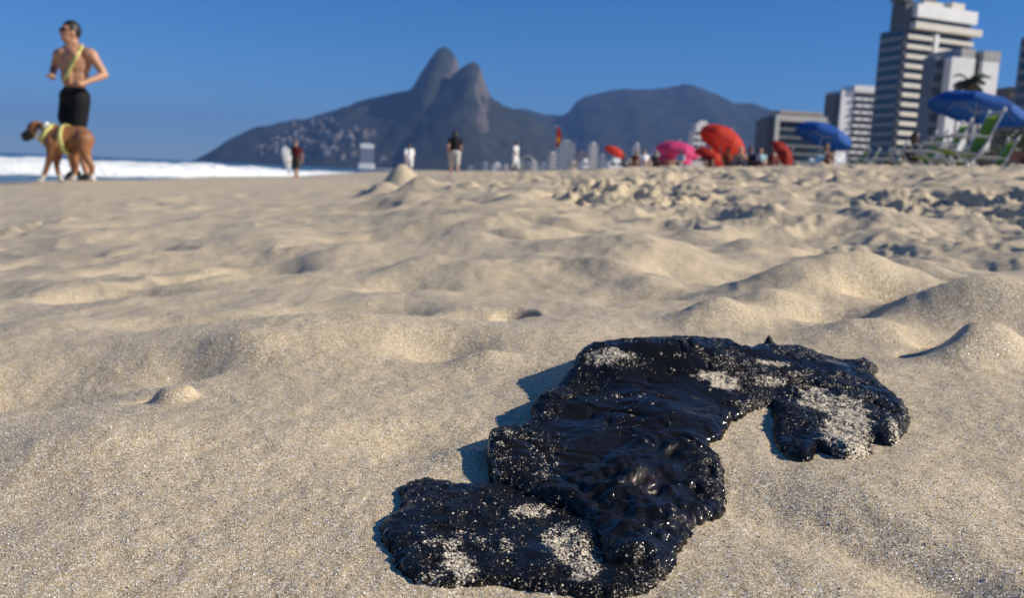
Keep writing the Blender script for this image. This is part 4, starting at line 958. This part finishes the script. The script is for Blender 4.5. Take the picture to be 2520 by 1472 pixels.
place_chair(2152, 26.0, RAD(-10), 'rightmost chair of the small far green group', 1.0)
place_chair(2122, 26.8, RAD(-25), 'middle chair of the small far green group', 1.0)
place_chair(2096, 28.0, RAD(-5), 'leftmost chair of the small far green group beside the white windbreak', 1.0)
place_chair(2080, 25.0, RAD(160), 'low green chair turned away beside the white windbreak', .8)
place_chair(1988, 24.0, RAD(10), 'pale blue slung beach chair in front of the dark red parasol', .85, M['skyblue'])
place_chair(1292, 49.5, RAD(0), 'pale blue beach chair at the feet of the person in white', .9, M['skyblue'])
place_chair(1243 + 300, 52.0, RAD(20), 'pale blue slung chair under the small distant orange parasol', 1.0, M['skyblue'])

# windbreak sheet by the smaller blue parasol
def build_windbreak():
    x0, x1, Y = px_ground(1990, 29.5), px_ground(2082, 29.5), 29.5; z = float(ground(np.array([x0]), np.array([Y]))[0]); e = empty('windbreak', ((x0 + x1) / 2, Y, z)); tag(e, 'white cloth windbreak stretched low under the smaller blue parasol', 'windbreak')
    V, Fc = [], []; n = 16
    for k in range(n + 1):
        t = k / n; x = x0 + (x1 - x0) * t; hi = z + .62 + .22 * t ** 2 + .04 * math.sin(t * 9); lo_ = z + .55 - .25 * t + .03 * math.sin(t * 7)
        for j in range(6): V.append((x, Y + .10 * math.sin(t * 6 + j * .5) + .05 * j, lo_ + (hi - lo_) * j / 5))
    for k in range(n):
        for j in range(5): a = k * 6 + j; Fc.append((a, a + 6, a + 7, a + 1))
    o = mesh_obj('sheet', V, Fc, M['white'], None, True); sm = o.modifiers.new('t', 'SOLIDIFY'); sm.thickness = .006; adopt(o, e)
    for x, h in ((x0, .65), ((x0 + x1) / 2, .72), (x1, .95)):
        m = MB(); m.cap((x, Y + .02, z - .2), (x, Y + .02, z + h), .014); m.obj('pole', M['steel'], e, True)
build_windbreak()

# seated people among the parasols
crowd = [(1536, 52, 100, 'skin_brown', 'hair_black', 'navy', 'black', 'person in dark clothes seated under the small distant orange parasol'),
         (1562, 44, 200, 'skin_brown', 'hair_black', 'rust', 'rust', 'tanned person with dark red top seated left of the pink parasols'),
         (1584, 42, 170, 'skin_light', 'hair_brown', 'white', 'white', 'person in white crouched on the sand left of the pink parasols'),
         (1612, 45, 150, 'skin_brown', 'hair_black', 'black', 'black', 'person in black seated at the left edge of the pink parasols'),
         (1636, 40, 210, 'skin_tan', 'hair_black', 'pinkc', 'red', 'person in a red and pink outfit seated under the pink parasols'),
         (1668, 39, 240, 'skin_tan', 'hair_brown', 'teal', 'navy', 'person in a pale blue top leaning back under the pink parasols'),
         (1742, 36, 190, 'skin_brown', 'hair_black', 'navy', 'black', 'person in navy seated at the left foot of the orange parasols'),
         (1790, 33, 170, 'skin_brown', 'hair_black', 'rust', 'rust', 'sunburnt person in rust red seated beneath the big orange parasol'),
         (1818, 32.5, 200, 'skin_light', 'hair_fair', None, 'rust', 'fair-haired bather with bare shoulders beneath the big orange parasol'),
         (1846, 33, 160, 'skin_brown', 'hair_black', 'navy', 'navy', 'person in dark navy seated at the right foot of the big orange parasol'),
         (1868, 35, 190, 'skin_tan', 'hair_brown', 'teal', 'teal', 'person in pale turquoise right of the big orange parasol'),
         (1900, 36, 180, 'skin_brown', 'hair_black', 'rust', 'red', 'person in dark red seated between the orange and dark red parasols'),
         (2028, 26, 200, 'skin_brown', 'hair_black', None, 'red', 'bather seated on the sand below the white windbreak'),
         (2232, 16.5, 250, 'skin_dark', 'hair_black', 'black', 'black', 'person in black added to fill the shade among the big green chairs')]  # last figure is added to darken the shaded spot between the chairs
for (px, Y, ang, sk, hr, tp, bt, lb) in crowd:
    J, f = sit_joints(px_ground(px, Y), Y, RAD(ang), 1.7, .30 if Y < 40 else .34, .12); e, _, _ = figure('person', J, sk, hr, tp, bt, sleeve=.5, leg=.6, s=.97, vox=.017, face=f, hair_len=.12 if hr != 'hair_black' else 0); tag(e, lb, 'person', 'people sitting among the parasols')

# beach things near the chairs
def lump(name, px, Y, dims, mat, label, cat, strap=None):
    x = px_ground(px, Y); z = float(ground(np.array([x]), np.array([Y]))[0]); e = empty(name, (x, Y, z)); tag(e, label, cat); m = MB(); r = random.Random(px)
    for k in range(7): m.ell((x + r.uniform(-.3, .3) * dims[0], Y + r.uniform(-.3, .3) * dims[1], z + dims[2] * r.uniform(.3, .55)), (dims[0] * r.uniform(.28, .36), dims[1] * r.uniform(.28, .36), dims[2] * r.uniform(.3, .42)))
    m.fuse('bundle', mat, max(.012, dims[0] * .03), e, 4)
    if strap: m = MB(); m.chain([Vector((x - dims[0] * .25, Y, z + dims[2] * .8)), Vector((x, Y, z + dims[2] * 1.25)), Vector((x + dims[0] * .25, Y, z + dims[2] * .8))], [.014] * 3); m.obj('handle', strap, e, True)
def ball(px, Y, r, mats, label):
    x = px_ground(px, Y); z = float(ground(np.array([x]), np.array([Y]))[0]); e = empty('beach_ball', (x, Y, z)); tag(e, label, 'ball')
    for k in range(6):
        V, Fc = [], []
        for i in range(11):
            for j in range(5):
                a = 2 * math.pi * (k + j / 4) / 6; b = math.pi * i / 10; V.append((x + r * math.sin(b) * math.cos(a), Y + r * math.cos(b), z + r * .95 + r * math.sin(b) * math.sin(a)))
        for i in range(10):
            for j in range(4): a = i * 5 + j; Fc.append((a, a + 1, a + 6, a + 5))
        adopt(mesh_obj('gore', V, Fc, mats[k % len(mats)], None, True), e)
M['coral'] = plain('vinyl_coral', (.70, .16, .14), .3, .06, 6, .5); M['coral2'] = plain('vinyl_red', (.55, .06, .06), .3, .06, 6, .5)
ball(2304, 14.0, .105, [M['coral'], M['coral2']], 'red and coral beach ball under the green chairs')
lump('bag', 2270, 14.4, (.34, .3, .26), M['rust'], 'dark red bag beside the coral beach ball', 'bag', M['rust'])
lump('bag', 2333, 15.0, (.42, .34, .2), M['red'], 'flat red bag right of the coral beach ball', 'bag')
lump('towel_pile', 2347, 12.4, (.30, .3, .07), plain('towel_green', (.02, .16, .12), .9, .2, 30), 'small heap of dark green towel behind the nearest chair leg', 'towel')
lump('bag', 2500, 15.0, (.55, .4, .16), M['stone'], 'pale grey bag at the right edge of the beach', 'bag')
lump('bag', 2168, 20.0, (.9, .6, .42), M['black'], 'big black bag between the two groups of green chairs', 'bag', M['black'])
lump('shade_filler_heap', 2425, 18.0, (2.2, 1.4, .75), M['black'], 'long black heap added to fill the shade behind the nearest green chair', 'heap')  # dark bulk added where deep shade lies beneath the parasol
lump('shade_filler_heap', 2490, 19.5, (2.2, 1.4, .95), cloth('dark_red', (.05, .014, .010)), 'dark red heap added to fill the shade at the right edge behind the chairs', 'heap')  # second dark bulk added for the same shaded area
lump('cool_box_bag', 1705, 38.0, (1.0, .6, .5), M['stone'], 'grey bundle between the pink and orange parasols', 'bag')
lump('cool_box_bag', 1690, 37.0, (.5, .4, .2), plain('cloth_green', (.02, .22, .10), .8, .2, 12), 'green bag below the pink parasols', 'bag')

# lifeguard flag
def build_flag():
    px, Y = 1367, 62; x = px_ground(px, Y); z = float(ground(np.array([x]), np.array([Y]))[0]); e = empty('flag', (x, Y, z)); tag(e, 'red and yellow warning flag hanging limp on a thin pole', 'flag')
    m = MB(); m.cap((x, Y, z - .3), (x - .12, Y, z + 3.2), .03, .022); m.obj('pole', M['steel'], e, True)
    for nm, t0, t1, mt in (('red_band', 0, .5, M['red']), ('yellow_band', .5, .72, plain('flag_yellow', (.75, .30, .02), .8, .1, 8)), ('red_band', .72, 1, M['red'])):
        V, Fc = [], []
        for i in range(9):
            t = t0 + (t1 - t0) * i / 8
            for j in range(9):
                u = j / 8; V.append((x - .10 + (.06 + .34 * math.sin(math.pi * min(1, .15 + t * .8))) * u, Y + .09 * math.sin(u * 9 + t * 2), z + 3.15 - 1.45 * t - .15 * u))
        for i in range(8):
            for j in range(8): a = i * 9 + j; Fc.append((a, a + 1, a + 10, a + 9))
        adopt(mesh_obj(nm, V, Fc, mt, None, True), e)
build_flag()
# fine bars of a goal-like pale frame beside the person in white
def build_rack():
    x, Y = px_ground(1297, 52), 52; z = float(ground(np.array([x]), np.array([Y]))[0]); e = empty('play_tent', (x, Y, z)); tag(e, 'small pale round-topped tent behind the blue beach chair', 'tent')
    V, Fc = [], []; n = 14
    for i in range(n + 1):
        a = math.pi * i / n
        for yy in (-.45, 0, .45): V.append((x - .48 * math.cos(a), Y + yy, z + .95 * math.sin(a) ** .8))
    for i in range(n):
        for j in range(2): a = i * 3 + j; Fc.append((a, a + 3, a + 4, a + 1))
    adopt(mesh_obj('shell', V, Fc, plain('tent_cloth', (.42, .50, .55), .8, .15, 5, .2, 0, .3), None, True), e)
    for yy in (-.46, .46):
        m = MB(); m.chain([Vector((x - .48 * math.cos(math.pi * i / 10), Y + yy, z + .95 * math.sin(math.pi * i / 10) ** .8)) for i in range(11)], [.014] * 11, 6); m.obj('hoop', M['wht_plastic'], e, True)
build_rack()

# ------------------------------------------------------------------ town
def facade(name, col, var=.08): return plain('wall_' + name, col, .8, var, .25, .3)
def glass(name, col, rough=.12): return plain('glass_' + name, col, rough, .25, .4, .5)
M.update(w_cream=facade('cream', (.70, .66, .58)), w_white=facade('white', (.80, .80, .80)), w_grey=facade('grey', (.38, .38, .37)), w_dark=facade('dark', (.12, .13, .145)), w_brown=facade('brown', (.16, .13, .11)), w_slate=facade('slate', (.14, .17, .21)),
         g_dark=glass('dark', (.035, .042, .052)), g_blue=glass('blue', (.03, .055, .085)), w_pale=facade('pale', (.60, .58, .55)), w_sand=facade('sand', (.50, .44, .36)), w_steel=facade('steel', (.30, .33, .36)))
M.update(h_a=facade('house_grey', (.24, .23, .22)), h_b=facade('house_pale', (.36, .35, .33)), h_c=facade('house_ochre', (.27, .21, .16)), h_d=facade('house_dim', (.18, .18, .19)))
class Bld:
    """a building; u runs along the front, v back from it, z up; the origin is the front corner that points at the beach"""
    def __init__(s, name, px, D, rot, label, cat='building'):
        x = px_ground(px, D); s.z0 = 2.4; s.e = empty(name, (x, D, s.z0), rot); tag(s.e, label, cat)
    def box(s, name, u0, u1, v0, v1, z0, z1, mat, par=None):
        m = MB(); m.box(((u0 + u1) / 2, (v0 + v1) / 2, (z0 + z1) / 2), (u1 - u0, v1 - v0, z1 - z0)); o = mesh_obj(name, m.v, m.f, M[mat], par or s.e); return o
def zat(py, px, D): return at(px, py, D)[2] - 2.4
# the tall block: pale balcony front, dark glazed flank towards the sea
def tower():
    D = 300; W = 30.5; dp = 11.0; H = zat(74, 2330, D); b = Bld('apartment_tower', 2190, D, RAD(22), 'tall apartment tower with stacked pale balconies and a dark glazed flank')
    b.box('wall', 0, W, 0, dp, -2, H, 'w_slate'); fl = 3.22; n = int(H / fl)
    for k in range(n):
        z = H - (k + 1) * fl
        b.box('balcony', .4, W * .40, -1.3, -.01, z, z + 1.35, 'w_cream'); b.box('balcony', W * .47, W + .2, -1.3, -.01, z, z + 1.30, 'w_cream')
        for i in range(3): b.box('window', 1.0 + i * 3.4, 4.1 + i * 3.4, -.12, -.005, z + 1.4, z + 3.0, 'g_dark')
        for i in range(4): b.box('window', W * .49 + i * 3.5, W * .49 + 3.2 + i * 3.5, -.12, -.005, z + 1.4, z + 3.0, 'g_dark')
        b.box('window_band', -.14, -.005, .6, dp - .6, z + 1.0, z + 2.7, 'g_blue'); b.box('spandrel', -.22, -.004, 0, dp, z, z + .75, 'w_steel')
    b.box('pier', W * .40, W * .46, -1.6, -.01, -2, H - .6, 'w_white'); b.box('corner_pier', -.35, .35, -.5, .4, -2, H + .3, 'w_dark')
    b.box('cornice', -.6 + 2.5, W + 2.2, -2.6, dp * .8, H + .05, H + 2.3, 'w_cream'); b.box('terrace_glazing', 3, W - 1.5, -.6, dp * .7, H + 2.32, H + 4.0, 'g_blue'); b.box('upper_parapet', 2.6, W - .2, -2.0, dp * .75, H + 4.02, H + 8.2, 'w_white')
    b.box('penthouse', -.3, 2.5, .3, dp * .6, H + .05, H + 9.0, 'w_dark'); b.box('penthouse_canopy', -2.6, 2.4, -.2, dp * .5, H + 9.05, H + 10.0, 'w_dark')
    b.box('tank_house', 8, 17, 1, 8, H + 8.25, H + 10.2, 'w_cream'); b.box('tank_house', 20, 26, 0, 8, H + 8.25, H + 10.8, 'w_cream'); b.box('plant', 11, 15, 2, 6, H + 10.25, H + 11.6, 'w_dark')
    for q in (9.2, 24.0): b.box('antenna', q, q + .25, 4, 4.25, H + 10.25, H + 14, 'w_dark')
tower()
def white_block():
    D = 205; H = zat(140, 2370, D); b = Bld('white_block', 2311, D, RAD(14), 'blank white apartment block with a dark vertical slot, behind the palm'); W = 12.9; Hb = zat(122, 2450, D)
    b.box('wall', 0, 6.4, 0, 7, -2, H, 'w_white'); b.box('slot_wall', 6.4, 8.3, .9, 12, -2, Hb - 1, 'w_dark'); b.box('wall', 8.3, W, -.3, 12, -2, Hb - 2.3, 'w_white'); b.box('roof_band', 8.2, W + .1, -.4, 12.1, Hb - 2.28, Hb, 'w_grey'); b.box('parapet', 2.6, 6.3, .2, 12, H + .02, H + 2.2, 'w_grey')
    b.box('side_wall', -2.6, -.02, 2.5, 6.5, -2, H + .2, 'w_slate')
    for k in range(int(H / 3.1)):
        z = H - (k + 1) * 3.1 + .6
        for i in range(2): b.box('window', -2.4 + i * 1.2, -1.5 + i * 1.2, 2.38, 2.495, z, z + 1.9, 'g_dark')
        b.box('window', 6.7, 8.0, .80, .895, z, z + 1.6, 'g_dark')
white_block()
def edge_block():
    D = 245; H = zat(92, 2505, D); b = Bld('dark_glass_block', 2472, D, RAD(-30), 'dark blue glazed block cut off by the right edge of the view'); b.box('wall', 0, 22, 0, 20, -2, H, 'w_slate')
    for k in range(int(H / 3.2)):
        z = H - (k + 1) * 3.2
        for i in range(5): b.box('window', .4 + i * 4.3, 4.3 + i * 4.3, -.10, -.005, z + .9, z + 2.9, 'g_blue')
        b.box('window_band', -.10, -.005, .6, 19, z + .9, z + 2.9, 'g_blue')
    b.box('roof_plant', 3, 16, 3, 15, H + .02, H + 3, 'w_dark')
edge_block()
def brown_block():
    D = 330; H = zat(212, 2478, D); b = Bld('brown_block', 2462, D, RAD(5), 'low brown block glimpsed between the white block and the dark glass block'); b.box('wall', 0, 14, 0, 12, -2, H, 'w_brown')
    for k in range(int(H / 3.2)):
        for i in range(4): b.box('window', .6 + i * 3.4, 3.2 + i * 3.4, -.10, -.005, H - (k + 1) * 3.2 + .9, H - (k + 1) * 3.2 + 2.6, 'g_dark')
brown_block()
def balcony_block():
    D = 410; H = zat(222, 2090, D); b = Bld('balcony_block', 2053, D, RAD(12), 'mid-sized white block with a chequer of dark balconies, left of the tower'); W = 18.9
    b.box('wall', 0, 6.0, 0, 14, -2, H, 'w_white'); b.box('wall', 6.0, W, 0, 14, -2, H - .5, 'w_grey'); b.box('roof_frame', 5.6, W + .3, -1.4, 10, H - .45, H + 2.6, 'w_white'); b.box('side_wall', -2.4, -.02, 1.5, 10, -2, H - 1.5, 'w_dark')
    n = int(H / 3.1)
    for k in range(n):
        z = H - 1 - (k + 1) * 3.1
        for i in range(3):
            u = 6.4 + i * 4.1; b.box('balcony', u + (.9 if k % 2 else 0), u + 3.0 + (.9 if k % 2 else 0), -1.3, -.01, z, z + 1.15, 'w_white'); b.box('window', u + .1, u + 3.8, -.10, -.005, z + 1.2, z + 2.8, 'g_dark')
        b.box('window', -2.1, -.5, 1.38, 1.495, z + 1.0, z + 2.6, 'g_dark')
balcony_block()
def office():
    D = 360; H = zat(284, 1960, D); b = Bld('office_block', 1898, D, RAD(10), 'low office block framed in pale concrete with a green rooftop, behind the smaller blue parasol'); W = 22
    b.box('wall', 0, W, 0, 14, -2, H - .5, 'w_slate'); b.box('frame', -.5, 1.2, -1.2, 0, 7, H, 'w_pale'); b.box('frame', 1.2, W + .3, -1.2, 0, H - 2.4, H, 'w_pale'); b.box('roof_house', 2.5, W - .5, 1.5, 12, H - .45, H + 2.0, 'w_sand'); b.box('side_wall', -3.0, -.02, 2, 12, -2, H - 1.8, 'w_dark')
    for k in range(5):
        z = H - 2.6 - (k + 1) * 3.3
        for i in range(6): b.box('window', 1.6 + i * 3.4, 4.6 + i * 3.4, -.14, -.005, z + .8, z + 3.0, 'g_blue' if (i + k) % 3 else 'g_dark')
        b.box('ledge', 1.25, W, -.5, -.006, z, z + .5, 'w_grey')
    for i in range(5): b.box('planter', 3 + i * 3.6, 5.6 + i * 3.6, 0.1, 1.3, H + .02, H + .7, 'w_brown')
office()
def far_building(name, x0, x1, py, D, mat, label, extra=None, rot=RAD(16)):
    """x0..x1 and the roof line in survey units"""
    a, c = px_ground(x0, D), px_ground(x1, D); W = c - a; H = zat(py, (x0 + x1) / 2, D); b = Bld(name, x0, D, rot, label); dp = max(12, W * .6)
    b.box('wall', 0, W, 0, dp, -3, H, mat); n = max(3, min(16, int(H / 6))); nc = max(2, int(W / 7))
    for k in range(n):
        z = H - (k + 1) * H / n
        for i in range(nc): b.box('window', (i + .14) * W / nc, (i + .86) * W / nc, -.3, -.02, z + .35 * H / n, z + .85 * H / n, 'g_dark' if mat != 'w_dark' else 'g_blue')
    b.box('roof_house', W * .3, W * .75, dp * .2, dp * .8, H + .02, H + 4.5, mat)
    if extra: extra(b, W, H, dp)
    return b
far_building('stepped_tower', 1700, 1733, 322, 900, 'w_pale', 'stepped pale tower rising behind the big orange parasol', lambda b, W, H, dp: (b.box('upper_storeys', W * .25, W * 1.5, 2, dp, H + .05, H + 8, 'w_pale'), b.box('crown', W * .5, W * 1.15, 3, dp - 2, H + 8.05, H + 11, 'w_pale'), b.box('lower_wing', W + .05, W * 1.7, 1, dp, -3, H * .5, 'w_grey')))
far_building('slim_tower', 1450, 1469, 356, 1500, 'w_pale', 'slim pale tower left of the small distant orange parasol')
far_building('far_block', 1352, 1368, 380, 1300, 'w_pale', 'narrow pale block just left of the flag pole')
far_building('far_block', 1371, 1414, 349, 1700, 'w_steel', 'broad grey block standing right behind the flag')
far_building('far_block', 1416, 1447, 376, 1800, 'w_brown', 'brownish block between the broad grey block and the slim pale tower')
far_building('far_block', 1473, 1490, 384, 1650, 'w_steel', 'bluish grey block right of the slim pale tower')
far_building('far_block', 1497, 1540, 398, 1000, 'w_white', 'low white block behind the small distant orange parasol')
far_building('far_block', 1561, 1572, 358, 1250, 'w_pale', 'isolated thin pale tower between the small orange and pink parasols')
far_building('far_block', 1578, 1606, 385, 1400, 'w_steel', 'grey block left of the upper pink parasol')
far_building('far_block', 1607, 1622, 372, 1500, 'w_pale', 'pale narrow block touching the left tip of the pink parasol')
far_building('far_block', 1187, 1203, 401, 2200, 'w_steel', 'left of two small grey blocks at the foot of the mountain')
far_building('far_block', 1212, 1236, 404, 2300, 'w_white', 'small white block just left of the person in white')
far_building('far_block', 1306, 1324, 400, 2000, 'w_pale', 'small pale block right of the round-topped tent')
far_building('far_block', 1328, 1348, 403, 2100, 'w_steel', 'small steel grey block two left of the flag pole')
far_building('hillside_hotel', 886, 918, 354, 2600, 'w_steel', 'tall pale hotel slab standing alone at the foot of the mountain', lambda b, W, H, dp: (b.box('top_storeys', -.6, W + .6, -1.2, dp + .5, H - 13, H + .5, 'w_white'), b.box('podium', -5, W + 4, -4, dp, -3, 14, 'w_white')))
for (a0, a1, py, D, mt, lb) in [(1150, 1166, 411, 2400, 'w_steel', 'tiny grey block farthest left at the foot of the mountain, behind the man in black'), (1240, 1252, 408, 2300, 'w_pale', 'tiny pale block touching the left side of the person in white'), (1272, 1284, 409, 2150, 'w_sand', 'tiny sand-coloured block right of the person in white'),
                                (1400, 1424, 402, 1250, 'w_sand', 'low sand-coloured block in front of the broad grey block'), (1432, 1452, 398, 1150, 'w_white', 'low white block below the slim pale tower'), (1544, 1558, 396, 1350, 'w_sand', 'low ochre block just right of the small orange parasol'),
                                (1626, 1640, 388, 1350, 'w_sand', 'low ochre block behind the left pink parasol rim'), (1736, 1752, 380, 1300, 'w_grey', 'grey block between the stepped tower and the orange parasol'), (1844, 1862, 384, 800, 'w_steel', 'grey low block right of the big orange parasol')]:
    far_building('far_block', a0, a1, py, D, mt, lb)

# houses on the hillside
def build_houses():
    r = random.Random(8); kinds = []
    for k, mt in enumerate(('h_a', 'h_b', 'h_c', 'h_d')):
        m = MB(); m.box((0, 0, 2.5), (11, 9, 15)); m.box((2, 1, 11.3), (6, 6, 2.6)); m.box((-7.2, .5, -.5), (3.4, 7, 9)); m.cap((-3, 2, 10), (-3, 2, 12), 1.0, 1.0, 8)
        me = bpy.data.meshes.new('house'); me.from_pydata(m.v, [], m.f); me.materials.append(M[mt]); kinds.append(me)
    cl = [(580, 1090, 45, 8, 1), (720, 1080, 50, 12, 1), (850, 1030, 55, 12, 1), (930, 860, 30, 8, .9), (960, 940, 40, 10, .9), (1000, 1000, 45, 10, 1), (1080, 1060, 45, 8, 1), (1130, 820, 35, 6, .8), (1190, 870, 45, 8, .9), (1300, 820, 40, 8, .8), (1060, 900, 60, 8, .8),
          (1220, 960, 22, 5, 1.9), (1330, 1020, 18, 4, 2.2), (1440, 960, 35, 6, 1.1), (1490, 1010, 25, 5, 1.7), (1560, 920, 25, 5, 1.3), (1600, 970, 22, 5, 1.8), (1690, 940, 25, 5, 1.4), (1210, 1100, 18, 5, 1.9), (1240, 1160, 18, 4, 2.2), (1330, 1110, 12, 3, 1.6), (1490, 1080, 12, 3, 1.5), (1500, 1170, 22, 5, 1.4), (1400, 1195, 15, 3, 1.4), (1820, 1195, 30, 4, 1.1)]
    n = 0
    for (cx_, cy_, sp, k, sz) in cl:
        for _ in range(k):
            a = 496.5 + (cx_ + r.gauss(0, sp)) / 4.056; b = 95.5 + (cy_ + r.gauss(0, sp * .55)) / 4.056; h = hill_hit(a, b)
            if h is None or h[2] < 3: continue
            o = bpy.data.objects.new('hillside_house', kinds[r.randrange(4)]); COL.objects.link(o); s = .62 * sz * r.uniform(.8, 1.3); o.location = (h[0], h[1], h[2] + 1.0); o.rotation_euler = (0, 0, r.uniform(-.5, .5)); o.scale = (s * r.uniform(.8, 1.3), s, s * r.uniform(.7, 1.2))
            big = sz > 1.5; lb = 'one of the larger pale blocks standing apart between the settlement and the white hotel' if big else ('small pale house in the left strip of the settlement, behind the surfer' if cx_ < 1050 and cy_ > 980 else ('small grey house high up in the settlement near the ridge line' if cy_ < 960 and cx_ < 1350 else 'small pale house on the right side of the settlement towards the hotel'))
            tag(o, lb, 'house', 'larger blocks below the settlement' if big else 'houses on the mountainside: ' + ('left' if 'left strip' in lb else 'upper' if 'high' in lb else 'right')); n += 1
    print('houses', n)
build_houses()

# ------------------------------------------------------------------ planting
def leaf_mat(name, col):
    t = NT(name); n = t.new('TexNoise', Scale=.8, Detail=4.0); t.ln(t.pos(), n.inputs['Vector']); r = t.ramp(n.outputs[0], [(.3, tuple(c * .6 for c in col)), (.7, tuple(c * 1.5 for c in col))]); t.ln(r.outputs[0], t.b.inputs['Base Color']); t.b.inputs['Roughness'].default_value = .45
    tr = t.new('BsdfTranslucent'); t.ln(r.outputs[0], tr.inputs[0]); mx = t.new('MixShader'); mx.inputs[0].default_value = .25; t.ln(t.b.outputs[0], mx.inputs[1]); t.ln(tr.outputs[0], mx.inputs[2]); t.ln(mx.outputs[0], t.n['Material Output'].inputs[0]); return t.m
M.update(palm_leaf=leaf_mat('palm_leaf', (.035, .055, .022)), leaf=leaf_mat('broad_leaf', (.030, .050, .018)), leaf_y=leaf_mat('yellow_leaf', (.10, .12, .02)), bark=plain('bark', (.16, .12, .09), .9, .3, 6))
def palm(px, Y, py, label, R_=2.6):
    x = px_ground(px, Y); z0 = float(ground(np.array([x]), np.array([Y]))[0]); top = Vector(at(px, py, Y)); e = empty('palm_tree', (x, Y, z0)); tag(e, label, 'palm tree'); r = random.Random(px)
    m = MB(); n = 12; pts = [Vector((x + .5 * math.sin(k / n * 2.0) - .45 * (k / n), Y, z0 - .3 + (top.z - z0 + .3) * k / n)) for k in range(n + 1)]; pts[-1].x = top.x; m.chain(pts, [.24 - .10 * k / n for k in range(n + 1)], 10); m.obj('trunk', M['bark'], e, True)
    for k in range(17):
        az = k * 2.4 + r.uniform(-.2, .2); el = r.uniform(-.25, 1.1); L = R_ * r.uniform(.8, 1.1); d = Vector((math.cos(az), math.sin(az), 0)); side = Vector((-d.y, d.x, 0)); V, Fc = [], []; N = 20; p = top.copy(); spine = []
        for i in range(N + 1):
            t = i / N; an = el - 1.9 * t * t - .2 * t; spine.append(p.copy()); p = p + (d * math.cos(an) + Vector((0, 0, math.sin(an)))) * L / N
        for i in range(N):
            t = (i + .5) / N; ll = L * .30 * (math.sin(math.pi * min(1, t * .92 + .08)) ** .6) + .05
            for s in (-1, 1):
                b = spine[i]; q = (spine[i + 1] - spine[i]); tip = b + side * s * ll + q * 2.2 + Vector((0, 0, -ll * .45)); n0 = len(V); V += [tuple(b), tuple(b + q * 1.05), tuple(tip), tuple(b + side * s * ll * .5 + q * .4 + Vector((0, 0, -ll * .10)))]; Fc.append((n0, n0 + 1, n0 + 2, n0 + 3))
        for i in range(N):
            n0 = len(V); w_ = side * (.03 * (1 - i / N) + .006); V += [tuple(spine[i] - w_), tuple(spine[i] + w_), tuple(spine[i + 1] + w_), tuple(spine[i + 1] - w_)]; Fc.append((n0, n0 + 1, n0 + 2, n0 + 3))
        adopt(mesh_obj('frond', V, Fc, M['palm_leaf']), e)
    return e
palm(2388, 105, 206, 'tall palm with a drooping dark crown in front of the white block', 2.7)
palm(2335, 150, 252, 'shorter palm whose crown just shows above the big blue parasol', 2.6)
def tree(px, Y, h, w_, mat, label, nl=2600, seed=1, name='tree', cat='tree'):
    x = px_ground(px, Y); z0 = float(ground(np.array([x]), np.array([Y]))[0]); e = empty(name, (x, Y, z0)); tag(e, label, cat); r = np.random.RandomState(seed); rr = random.Random(seed)
    m = MB(); m.chain([Vector((x, Y, z0 - .3)), Vector((x + .1, Y, z0 + h * .3)), Vector((x - .05, Y, z0 + h * .55))], [.05 * h ** .6 + .05, .04 * h ** .6 + .03, .03])
    cl = []
    for k in range(11):
        a = rr.uniform(0, 6.28); q = Vector((x + math.cos(a) * w_ * rr.uniform(.1, .42), Y + math.sin(a) * w_ * rr.uniform(.1, .42), z0 + h * rr.uniform(.45, .92))); cl.append((q, w_ * rr.uniform(.14, .26))); m.chain([Vector((x, Y, z0 + h * rr.uniform(.25, .45))), q], [.03 * h ** .5, .012])
    m.obj('trunk', M['bark'], e, True); n = nl; C = np.array([[*c[0], c[1]] for c in cl]); pick = r.randint(0, len(cl), n); d = r.randn(n, 3); d /= np.linalg.norm(d, axis=1)[:, None]; P = C[pick, :3] + d * (C[pick, 3] * r.uniform(.5, 1.1, n))[:, None] * [1, 1, .75]
    s = .045 * h ** .7; u = r.randn(n, 3); u /= np.linalg.norm(u, axis=1)[:, None]; v = np.cross(u, r.randn(n, 3)); v /= np.linalg.norm(v, axis=1)[:, None]; sz = (s * r.uniform(.7, 1.4, n))[:, None]
    V = np.stack([P - u * sz, P + v * sz * .5, P + u * sz, P - v * sz * .5], 1).reshape(-1, 3); o = link(bpy.data.objects.new('crown', np_mesh('crown', V, np.arange(4 * n).reshape(n, 4), mat, False))); adopt(o, e); return e
tree(2512, 75, 4.6, 5.0, M['leaf'], 'dark leafy tree at the right edge below the glass block', 3600, 3); tree(2478, 62, 2.6, 3.4, M['leaf_y'], 'yellow green bush left of the dark tree at the right edge', 1800, 4, 'bush', 'bush')
tree(2440, 70, 2.6, 4.2, M['leaf'], 'dark bush behind the nearest green chair', 2200, 5, 'bush', 'bush'); tree(2560, 55, 3.4, 4.5, M['leaf'], 'dark bush cut by the right edge of the view', 2400, 6, 'bush', 'bush')
tree(2300, 160, 5.0, 9.0, M['leaf'], 'round dark tree at the foot of the white block', 2600, 7); tree(2200, 230, 6.0, 12.0, M['leaf'], 'dark tree at the foot of the apartment tower', 2600, 8); tree(2110, 260, 6.0, 12.0, M['leaf'], 'dark tree at the foot of the white balcony block', 2600, 9)
tree(1945, 250, 5.0, 11.0, M['leaf'], 'dark tree at the foot of the low office block', 2600, 10); tree(1880, 300, 5.0, 12.0, M['leaf'], 'dark tree left of the low office block', 2600, 12)
for k, (px, Y, h) in enumerate([(1030, 900, 7), (1075, 950, 8), (1128, 850, 7), (1175, 900, 8), (1225, 820, 7), (1280, 860, 8), (1335, 780, 7), (1395, 760, 8), (1440, 700, 7), (1500, 680, 8), (1556, 640, 7), (1610, 620, 8), (1680, 560, 8), (1745, 520, 8), (1830, 480, 8)]):
    t_ = tree(px, Y, h, 26, M['leaf'], 'dark tree in the long row behind the far parasols', 700, 20 + k); t_['group'] = 'row of trees behind the far parasols'
